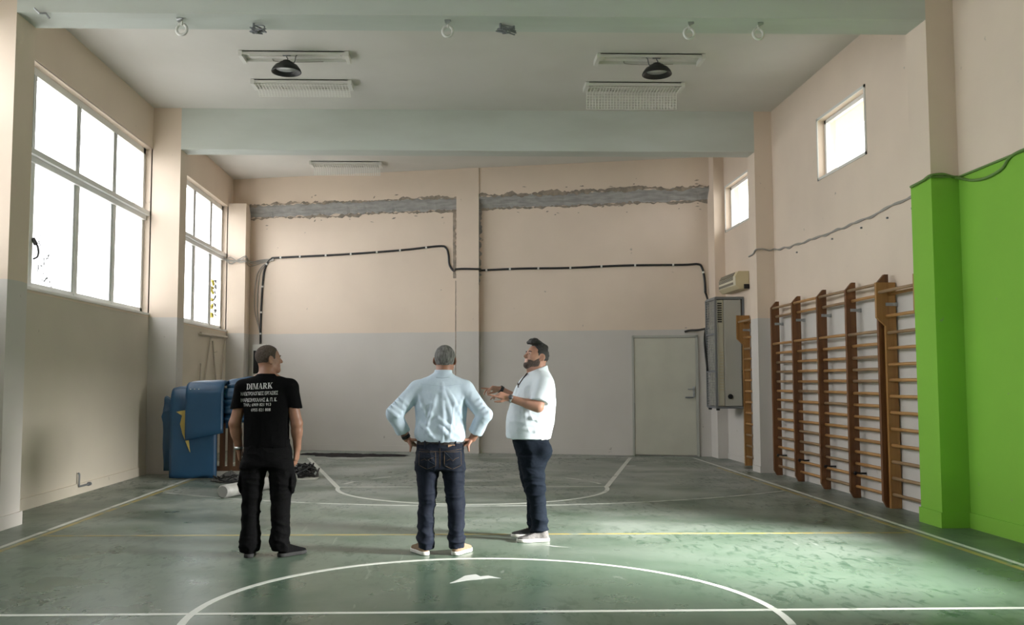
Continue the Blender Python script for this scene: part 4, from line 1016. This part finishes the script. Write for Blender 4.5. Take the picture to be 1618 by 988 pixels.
        R_ = [st(.1, .32), st(0, .42, 0, .06), st(0, .4, .94, 1)]+bowl(.36, .48, 1, .42, .21)+[[(.36, .5), (.56, .5), (.92, 0), (.68, 0)], st(.68, .98, 0, .05)]
        K = [st(.1, .32), st(0, .42, 0, .06), st(0, .42, .94, 1), [(.3, .36), (.36, .32), (.86, 1), (.78, 1)], [(.40, .5), (.54, .66), (.96, 0), (.70, 0)], st(.62, 1.02, 0, .05), st(.66, .98, .94, 1)]
        return [(D, .93), (I, .48), (M, 1.26), (A, .98), (R_, 1.0), (K, 1.05)]
    polys = []; x = 0; hgt = .047; G_ = serif(); tot = sum(w for _, w in G_); sx = .215/tot
    for gl, w_ in G_:
        for p in gl: polys.append([(X-.163+(x+u)*sx, 1.352+v*hgt+(x+u)*sx*.05) for u, v in p])
        x += w_
    WH = mat('white_print', (.50, .50, .50), .7)
    pr = pmesh('shirt_print', drape(bs, polys, Y-.6, .0025, .001), WH, shirt, B, False)
    bpy.context.view_layer.update()
    def textline(s, x0, width, z0, h_, slope, name):
        cu = bpy.data.curves.new(name, 'FONT'); cu.body = s; cu.size = 1; cu.resolution_u = 2; cu.offset = .012
        to = bpy.data.objects.new(name, cu); COL.objects.link(to); bpy.context.view_layer.update()
        me = bpy.data.meshes.new_from_object(to.evaluated_get(bpy.context.evaluated_depsgraph_get())); bpy.data.objects.remove(to)
        co = np.array([v.co[:] for v in me.vertices]); 
        if not len(co): return
        mn, mx = co.min(0), co.max(0); b = NB(); b.from_mesh(me)
        for v in b.verts:
            u = (v.co.x-mn[0])/(mx[0]-mn[0])*width; z = z0+(v.co.y-mn[1])/max(.7, mx[1]-mn[1])*h_+slope*u; h2 = bs.ray_cast(Vector((x0+u, Y-.6, z)), Vector((0, 1, 0)))
            v.co = Vector((x0+u, (h2[0].y if h2[0] is not None else Y-.12)-.0025, z))
        pmesh('shirt_print', b, WH, shirt, B, False); bpy.data.meshes.remove(me)
    textline('ΗΛΕΚΤΡΟΛΟΓΙΚΕΣ ΕΡΓΑΣΙΕΣ', X-.210, .305, 1.302, .030, .035, 'shirt_print')
    textline('ΜΑΡΚΟΜΙΧΑΛΗΣ Δ. Π. Κ.', X-.210, .300, 1.250, .031, .03, 'shirt_print')
    textline('ΤΗΛ.: 6909 821 913', X-.190, .235, 1.215, .025, .03, 'shirt_print')
    textline('6955 821 808', X-.118, .160, 1.176, .025, .02, 'shirt_print')

# ---- grey-haired man, hands on hips ------------------------------------------------------------
def man_grey():
    B = np.array((-.155, 7.80, 0)); X, Y = B[0], B[1]
    t = thing('person', 'grey-haired person in pale blue shirt and dark jeans, back turned, hands on hips', 'person', tuple(B))
    SK = skin_mat('ruddy_skin', (.36, .175, .115)); SH = cloth('pale_blue_shirting', (.51, .61, .72), (.55, .65, .755), .8, 40); JN = mat('dark_indigo_denim', (.0045, .0068, .014), .8, noise=((50, 50, 9), (.009, .0135, .025), .3, .75), bump=(260, .2), spec=.2)
    P = lambda x, y, z: (X+x, Y+y, z)
    H = Head(P(.040, .03, 1.594), head_frame(R(4), R(4)), .99, 1.05)
    shL, elL, wrL = P(-.185, 0, 1.37), P(-.375, -.07, 1.155), P(-.275, .015, .945)
    shR, elR, wrR = P(.205, 0, 1.37), P(.372, -.07, 1.145), P(.272, .015, .945)
    g = Field(P(-.50, -.24, .02), P(.50, .26, 1.77), .005)
    H.skull(g); H.face(g); H.features(g)
    g.cap(H.w((0, -.025, -.05)), P(.022, 0, 1.46), .060, .068, .03); g.cap(P(-.06, 0, 1.40), P(.09, 0, 1.40), .05, .05, .03)
    g.loft([(.80, X, Y, .16, .10), (1.0, X, Y, .16, .10), (1.2, X, Y, .17, .10), (1.40, X+.01, Y, .16, .08), (1.44, X+.01, Y, .1, .06)], .02)
    for a in ((shL, elL, wrL), (shR, elR, wrR)): g.chain(a, [.045, .040, .031], .02)
    for s in (-1, 1): g.chain([P(s*.10+.005, 0, .85), P(s*.115+.008, 0, .45), P(s*.12+.01, .0, .08)], [.065, .045, .035], .02)
    cu = [(.3, .35, .25), (.35, .4, .25), (.35, .4, .25), (.4, .4, .3)]
    hand(g, wrL, (.62, .42, -.62), (-.70, -.45, -.60), -1, cu, (.35, .9), 1.0, .05); hand(g, wrR, (-.62, .42, -.62), (.70, -.45, -.60), 1, cu, (.35, .9), 1.0, .05)
    for s, wr in ((-1, wrL), (1, wrR)):               # thumb pointing down behind the hip
        a = np.array(wr)+np.array([-s*.02, -.025, -.025]); g.chain([a, a+np.array([-s*.018, -.035, -.035]), a+np.array([-s*.012, -.045, -.075])], [.015, .011, .008], .008)
    body, _ = fmesh('body', g, SK, t, B)
    g = Field(P(-.50, -.27, .88), P(.50, .27, 1.54), .0055)
    g.loft([(.915, X+.005, Y, .180, .120), (.945, X+.005, Y, .203, .140), (.99, X+.004, Y, .214, .150), (1.08, X+.004, Y, .207, .147), (1.20, X+.006, Y, .212, .148), (1.31, X+.010, Y, .212, .138), (1.385, X+.014, Y, .192, .115), (1.435, X+.016, Y, .155, .092), (1.468, X+.02, Y, .105, .078), (1.49, X+.022, Y, .078, .072)], .03)
    g.loft([(1.44, X+.022, Y-.0, .090, .082), (1.475, X+.024, Y, .077, .076), (1.515, X+.028, Y+.006, .073, .075)], .006)
    g.cap(P(-.13, 0, 1.37), P(-.185, -.005, 1.355), .070, .070, .05); g.cap(P(.155, 0, 1.37), P(.205, -.005, 1.355), .070, .070, .05)
    for sh, el, wr, s in ((shL, elL, wrL, -1), (shR, elR, wrR, 1)):
        sh, el, wr = map(np.array, (sh, el, wr)); g.cap(sh+np.array([0, -.005, -.015]), el, .070, .062, .03)
        cf = el+(wr-el)*.62; g.cap(el, cf, .062, .056, .02); dn = unit(wr-el)
        g.cap(el+(wr-el)*.50, el+(wr-el)*.70, .059, .0595, .004)
        # cut the rolled cuff square
        c = el+(wr-el)*.735; g.keep(lambda x, y, z: np.where(((x-X)*s > .215) & (z < 1.14), (x-c[0])*dn[0]+(y-c[1])*dn[1]+(z-c[2])*dn[2], -1.0)*.9)
        # sleeve creases near the bent elbow
        for k in range(4):
            a = sh+(el-sh)*(.55+.15*k); v = unit(np.cross(el-sh, [0, 1, 0])); g.cap(a+np.array([0, -.058, 0])+v*.035, a+np.array([s*.02, -.060, .01])-v*.04, .006, .004, .02)
    # long pulled folds across the back
    yb = Y-.142
    for a, c in (((.02, .0, 1.40), (.03, 0, 1.10)), ((.03, 0, 1.36), (.12, 0, 1.02)), ((.06, 0, 1.35), (.18, 0, 1.12)), ((-.01, 0, 1.12), (.16, 0, .97)), ((-.03, 0, 1.30), (-.12, 0, 1.0)),
                 ((-.17, 0, 1.33), (-.10, 0, 1.10)), ((.20, 0, 1.33), (.13, 0, 1.16)), ((.0, 0, 1.05), (.10, 0, .95)), ((-.16, 0, 1.08), (-.05, 0, .96)), ((.14, 0, 1.06), (.06, 0, .955))):
        def yy(p): 
            rx = np.interp(p[2], [.94, .99, 1.2, 1.31, 1.385, 1.435], [.203, .214, .212, .212, .185, .13]); ry = np.interp(p[2], [.94, .99, 1.2, 1.31, 1.385, 1.435], [.14, .15, .148, .138, .115, .09])
            return -ry*math.sqrt(max(.05, 1-(p[0]/rx)**2))
        n = 4; pts = [tuple(np.array(a)+(np.array(c)-np.array(a))*k/n) for k in range(n+1)]; pts = [P(p[0], yy(p)+.004, p[2]) for p in pts]
        g.chain(pts, [.005, .010, .011, .009, .004], .022)
    fo = folds(.011, (8, 8, 4.5), 21, 1.2)
    shirt, bs = fmesh('shirt', g, SH, t, B, lambda V: fo(V)*np.clip((1.47-V[:, 2])*5, 0, 1), 1)
    pts = drapeline(bs, [(X-.03, 1.452), (X+.02, 1.446), (X+.08, 1.455)], Y-.6, n=6)
    pmesh('collar_seam', tube(NB(), pts, .0025, 5), cloth('seam_shadow', (.36, .46, .55), (.38, .48, .56)), shirt, B)
    pts = drapeline(bs, [(X-.16, 1.40), (X-.05, 1.385), (X+.02, 1.382), (X+.09, 1.385), (X+.19, 1.40)], Y-.6, n=8)
    if len(pts) > 2: pmesh('yoke_seam', tube(NB(), pts, .0016, 5), SH, shirt, B)
    g = Field(P(-.30, -.22, .02), P(.30, .24, .97), .0055)
    g.loft([(.70, X+.003, Y, .198, .138), (.78, X+.003, Y, .203, .145), (.86, X+.005, Y, .197, .135), (.925, X+.005, Y, .192, .126)], .02)
    for s, xs in ((-1, (-.098, -.105, -.108, -.115, -.118)), (1, (.105, .122, .134, .137, .138))):
        g.loft([(.052, X+xs[4], Y+.0, .062, .072), (.09, X+xs[4], Y-.004, .066, .077), (.22, X+xs[3], Y, .064, .078), (.40, X+xs[2], Y, .068, .080), (.56, X+xs[1], Y, .082, .098), (.74, X+xs[0], Y, .098, .122)], .04)
    for s in (-1, 1):                                  # seat
        g.ell(P(s*.09+.004, -.07, .79), (.088, .078, .085), .04)
    fo2 = folds(.016, (6, 6, 13), 31, 1.4)
    jeans, bj = fmesh('jeans', g, JN, t, B, lambda V: fo2(V)*np.clip(.55+np.clip(.3-V[:, 2], 0, 1)*4+np.clip(.14-np.abs(V[:, 2]-.42), 0, 1)*5, 0, 1.4), 1)
    GD = mat('gold_stitching', (.13, .085, .04), .8)
    def stitch(pts, r=.0013, name='stitching'):
        L_ = drapeline(bj, pts, Y-.6, n=5, eps=.0015)
        if len(L_) > 2: pmesh(name, tube(NB(), L_, r, 4), GD, jeans, B)
    for cx in (-.100, .108):
        poly = [(X+cx-.068, .845), (X+cx+.068, .845), (X+cx+.070, .735), (X+cx, .705), (X+cx-.068, .735)]
        mid = (X+cx, .78); tri = [[poly[i], poly[(i+1) % 5], mid] for i in range(5)]
        pk = pmesh('back_pocket', drape(bj, tri, Y-.6, .0045, .001), JN, jeans, B, False)
        stitch(poly+[poly[0]], .0016); stitch([(X+cx-.05, .775), (X+cx-.02, .79), (X+cx+.0, .772), (X+cx+.02, .79), (X+cx+.05, .80)])
    stitch([(X+.004, .90), (X+.004, .72)]); stitch([(X-.17, .865), (X+.004, .845), (X+.18, .865)])
    b = NB(); n = 40                                    # belt
    rings = []
    for rz, gr in ((.897, 0), (.897, .006), (.930, .006), (.930, 0)):
        rings.append([b.verts.new((X+.005+(.190+gr)*math.cos(2*PI*k/n), Y+(.128+gr)*math.sin(2*PI*k/n), rz)) for k in range(n)])
    for i in range(4):
        for k in range(n): b.faces.new([rings[i][k], rings[i][(k+1) % n], rings[(i+1) % 4][(k+1) % n], rings[(i+1) % 4][k]])
    belt = pmesh('belt', b, mat('black_leather', (.012, .010, .010), .5), t, B, False)
    for x in (.0, -.12, .13):
        yv = -.134*math.sqrt(1-(x/.2)**2); pmesh('belt_loop', box(NB(), X+x-.006, X+x+.006, Y+yv-.008, Y+yv, .885, .935), JN, jeans, B, False)
    yv = -.134*math.sqrt(1-(.105/.2)**2)
    pmesh('leather_patch', prism(NB(), [(X+.07, Y-.1345*math.sqrt(1-(.065/.2)**2)-.004), (X+.135, Y-.1345*math.sqrt(1-(.13/.2)**2)-.004), (X+.135, Y-.08), (X+.07, Y-.1)], 2, .876, .902), mat('tan_leather', (.30, .17, .09), .7), jeans, B, False)
    S1 = mat('tan_suede', (.24, .165, .105), .9, noise=(40, (.19, .13, .08), .3, .7))
    shoe(t, B, (X-.105, Y-.075), R(-26), S1, M_SOLEW, .275); shoe(t, B, (X+.118, Y-.075), R(30), S1, M_SOLEW, .275)
    def tf(g_): pass
    H.hair('hair', mat('silver_hair', (.23, .225, .215), .9, noise=((70, 70, 18), (.075, .07, .067), .35, .68), bump=(200, .6)), t, B,
           [(-.13, -.068), (-.075, -.066), (-.04, -.048), (-.022, -.02), (-.008, .02), (.012, .005), (.03, .01), (.045, .06), (.075, .085), (.12, .09)], .009, .0045, None, lambda V: .004*(vnoise(V*np.array([80, 80, 30]), 3)-.5))
    pmesh('eyebrows', eyes(H, t, B), mat('grey_brow', (.15, .15, .14), .9), t, B)
    w = np.array(wrL)+(np.array(elL)-np.array(wrL))*.10; pmesh('wristband', ringband(w, np.array(elL)-np.array(wrL), .032, .030, .005), M_BLACK, t, B)

# ---- man in the white t-shirt, in profile, pointing ----------------------------------------------
def man_white():
    B = np.array((.70, 8.50, 0)); X, Y = B[0], B[1]
    t = thing('person', 'bearded person in white t-shirt and navy trousers, in profile, pointing left', 'person', tuple(B))
    SK = skin_mat('fair_skin', (.45, .235, .165)); SH = cloth('white_jersey', (.66, .725, .79), (.69, .75, .81), .85, 30); TR = cloth('navy_chino', (.0065, .0095, .0155), (.010, .0145, .022))
    P = lambda x, y, z: (X+x, Y+y, z)
    H = Head(P(.008, -.01, 1.634), head_frame(R(-114), R(19), R(-4)), 1.03, 1.12, .006)
    shN, elN, wrN = P(.060, -.19, 1.40), P(-.0, -.285, 1.195), P(-.255, -.225, 1.272)
    shF, elF, wrF = P(.060, .19, 1.40), P(-.05, .26, 1.20), P(-.310, .20, 1.345)
    g = Field(P(-.56, -.40, .02), P(.30, .38, 1.88), .005)
    H.skull(g); H.face(g); H.features(g)
    g.cap(H.w((0, -.03, -.05)), P(.03, 0, 1.50), .066, .078, .03); g.cap(H.w((0, .02, -.085)), P(-.03, 0, 1.50), .045, .05, .03); g.cap(P(.02, -.09, 1.41), P(.02, .09, 1.41), .06, .06, .03)
    g.loft([(.80, X-.04, Y, .12, .16), (1.0, X-.05, Y, .15, .16), (1.2, X-.03, Y, .15, .18), (1.40, X, Y, .12, .17), (1.46, X, Y, .07, .10)], .02)
    for a in ((shN, elN, wrN), (shF, elF, wrF)):
        g.chain(a, [.052, .046, .030], .02); a1, a2 = np.array(a[1]), np.array(a[2]); g.cap(a1+(a2-a1)*.15, a1+(a2-a1)*.35, .046, .042, .02)
    for s in (-1, 1): g.chain([P(-.03, s*.10, .85), P(-.01, s*.11, .45), P(.02, s*.10, .08)], [.065, .045, .035], .02)
    hand(g, wrN, (-.93, .05, .30), (-.30, -.55, .75), -1, [(-.05, .08, .05), (.55, .5, .3), (.75, .55, .35), (.85, .6, .4)], (.75, .55), 1.0, .10)
    hand(g, wrF, (-.97, -.05, .14), (-.1, .35, .93), 1, [(.0, .05, .05), (.5, .6, .4), (.8, .7, .4), (.9, .7, .5)], (.75, .5), 1.0, .05)
    body, _ = fmesh('body', g, SK, t, B)
    g = Field(P(-.38, -.42, .88), P(.30, .40, 1.60), .006)
    g.loft([(.905, X-.066, Y, .196, .195), (.97, X-.063, Y, .208, .205), (1.06, X-.052, Y, .216, .21), (1.16, X-.035, Y, .210, .215), (1.26, X-.018, Y, .200, .22), (1.36, X-.006, Y, .180, .215), (1.43, X+.012, Y, .155, .185), (1.48, X+.025, Y, .118, .135), (1.515, X+.032, Y, .088, .095), (1.60, X+.036, Y, .068, .074)], .03); g.keep(lambda x, y, z: (z-1.527-(x-X)*.38)*.9)
    g.cap(P(.045, -.13, 1.42), P(.055, -.195, 1.385), .085, .085, .05); g.cap(P(.045, .13, 1.42), P(.055, .195, 1.385), .085, .085, .05)
    for sh, el in ((shN, elN), (shF, elF)):
        sh, el = np.array(sh), np.array(el); g.cap(sh+np.array([.0, 0, -.02]), el+(el-sh)*.05, .085, .078, .03)
    s0 = unit(np.array(elN)-np.array(shN))
    c = np.array(shN)+(np.array(elN)-np.array(shN))*.80; n_ = unit(np.array([-.25, -.35, -.9])); c2 = np.array(shF)+(np.array(elF)-np.array(shF))*.80
    g.keep(lambda x, y, z: np.where((y < Y-.205), (x-c[0])*n_[0]+(y-c[1])*n_[1]+(z-c[2])*n_[2], -1.0)*.9)
    g.keep(lambda x, y, z: np.where((y > Y+.205), (x-c2[0])*n_[0]-(y-c2[1])*n_[1]+(z-c2[2])*n_[2], -1.0)*.9)
    # pulled folds from belly to back and near the hem
    for a, b_ in (((-.10, -.20, 1.12), (.10, -.205, 1.02)), ((-.14, -.18, 1.0), (.10, -.18, .955)), ((-.06, -.20, 1.22), (.12, -.19, 1.14)), ((.0, -.20, .99), (.12, -.15, .93)), ((-.17, -.13, 1.30), (-.10, -.19, 1.10)), ((.06, -.2, 1.05), (.14, -.14, 1.20))):
        def yy(p):
            rx = np.interp(p[2], [.9, 1.06, 1.26, 1.36], [.196, .216, .2, .18]); ry = np.interp(p[2], [.9, 1.06, 1.26, 1.36], [.195, .21, .22, .215]); cx = np.interp(p[2], [.9, 1.06, 1.26], [-.066, -.052, -.018])
            return -ry*math.sqrt(max(.05, 1-min(1, ((p[0]-cx)/rx)**2)))
        pts = [np.array(a)+(np.array(b_)-np.array(a))*k/4 for k in range(5)]; g.chain([P(p[0], yy(p)+.004, p[2]) for p in pts], [.004, .009, .010, .009, .004], .02)
    fo = folds(.010, (7, 7, 6), 41, 1.2)
    shirt, bs = fmesh('t_shirt', g, SH, t, B, lambda V: fo(V)*np.clip((1.5-V[:, 2])*5, 0, 1), 1)
    g = Field(P(-.30, -.30, .02), P(.24, .30, .97), .006)
    g.loft([(.73, X-.028, Y, .138, .17), (.80, X-.036, Y, .153, .18), (.87, X-.045, Y, .166, .175), (.94, X-.05, Y, .168, .17)], .02)
    for s in (-1, 1):
        dx = 0 if s < 0 else -.012
        g.loft([(.075, X+.020+dx, Y+s*.10, .070, .066), (.12, X+.022+dx, Y+s*.10, .075, .070), (.25, X+.014+dx, Y+s*.105, .073, .070), (.38, X+.006+dx, Y+s*.105, .078, .075), (.49, X-.018+dx, Y+s*.105, .090, .085), (.62, X-.032+dx, Y+s*.10, .104, .092), (.75, X-.03, Y+s*.095, .128, .095)], .03)
    g.ell(P(.055, -.10, .80), (.085, .10, .09), .04); g.ell(P(.055, .10, .80), (.085, .10, .09), .04)
    fo2 = folds(.018, (5, 5, 12), 51, 1.5)
    tr, bt = fmesh('trousers', g, TR, t, B, lambda V: fo2(V)*np.clip(.5+np.clip(.3-V[:, 2], 0, 1)*3+np.clip(.15-np.abs(V[:, 2]-.45), 0, 1)*4, 0, 1.3), 1)
    pk = [(X+.02, .86), (X+.105, .87), (X+.108, .76), (X+.06, .725)]
    b = drape(bt, [pk], Y-.7, .004, .001); pmesh('side_pocket', b, TR, tr, B, False)
    L_ = drapeline(bt, [(X+.035, .90), (X+.075, .905), (X+.10, .90)], Y-.7, n=5, eps=.004)
    if len(L_) > 2: pmesh('pocket_lining', tube(NB(), L_, .006, 5), M_SOLEW, tr, B)
    S1 = mat('grey_knit_trainer', (.085, .08, .08), .8, noise=(60, (.15, .14, .13), .35, .7)); S2 = mat('black_trainer', (.02, .02, .02), .7)
    shoe(t, B, (X+.108, Y-.11), R(-100), S1, M_SOLEW, .30, .05, lace=M_BLACK); shoe(t, B, (X+.075, Y+.10), R(-84), S2, M_SOLEW, .30, .05, lace=M_BLACK)
    HB = mat('black_hair', (.012, .011, .011), .6, noise=((60, 60, 30), (.035, .033, .033), .4, .7), bump=(160, .6))
    def quiff(g_):
        for a in (-.045, -.02, .005, .03, .05):
            g_.chain([H.w((a, .02, .125)), H.w((a*.95, .065, .133)), H.w((a*.85, .098, .110))], [.018, .020, .013], .02)
        g_.cap(H.w((0, -.05, .115)), H.w((0, .03, .128)), .035, .03, .03)
    H.hair('hair', HB, t, B, [(-.13, -.045), (-.07, -.045), (-.035, -.02), (-.01, .02), (.012, .0), (.03, .008), (.042, .06), (.065, .086), (.14, .085)], .004, .0045, quiff, lambda V: .009*(vnoise(V*np.array([35, 35, 60]), 5)-.5))
    H.beard('beard', mat('dark_beard', (.06, .043, .037), .9, noise=(90, (.12, .085, .07), .3, .7), bump=(200, .6)), t, B)
    pmesh('eyebrows', eyes(H, t, B), HB, t, B)
    w = np.array(wrN)+(np.array(elN)-np.array(wrN))*.08; ax = np.array(wrN)-np.array(elN)
    wt = pmesh('watch', ringband(w, ax, .031, .022, .006), M_WATCH, t, B)
    fa = unit(np.array([-.15, -.9, .35])); pmesh('watch_face', tube(NB(), [w+fa*.033, w+fa*.044], .021, 16), mat('watch_dial', (.08, .08, .085), .3), wt, B)
    w2 = np.array(wrF)+(np.array(elF)-np.array(wrF))*.02; pmesh('wristband', ringband(w2, np.array(wrF)-np.array(elF), .031, .030, .006), M_BLACK, t, B)
    # glasses hooked on the neckline
    gl = NB()
    tube(gl, spline([P(-.085, -.075, 1.49), P(-.125, -.085, 1.44), P(-.160, -.09, 1.385)], 4), .005, 6); tube(gl, spline([P(-.075, -.06, 1.495), P(-.118, -.07, 1.44), P(-.155, -.07, 1.38)], 4), .005, 6)
    for yy_ in (-.10, -.055): tube(gl, [P(-.165, yy_+.02*math.cos(a), 1.385+.02*math.sin(a)) for a in [2*PI*k/14 for k in range(14)]], .004, 5, True)
    pmesh('glasses', gl, mat('brown_frame', (.05, .035, .03), .3), t, B)
man_black(); man_grey(); man_white()
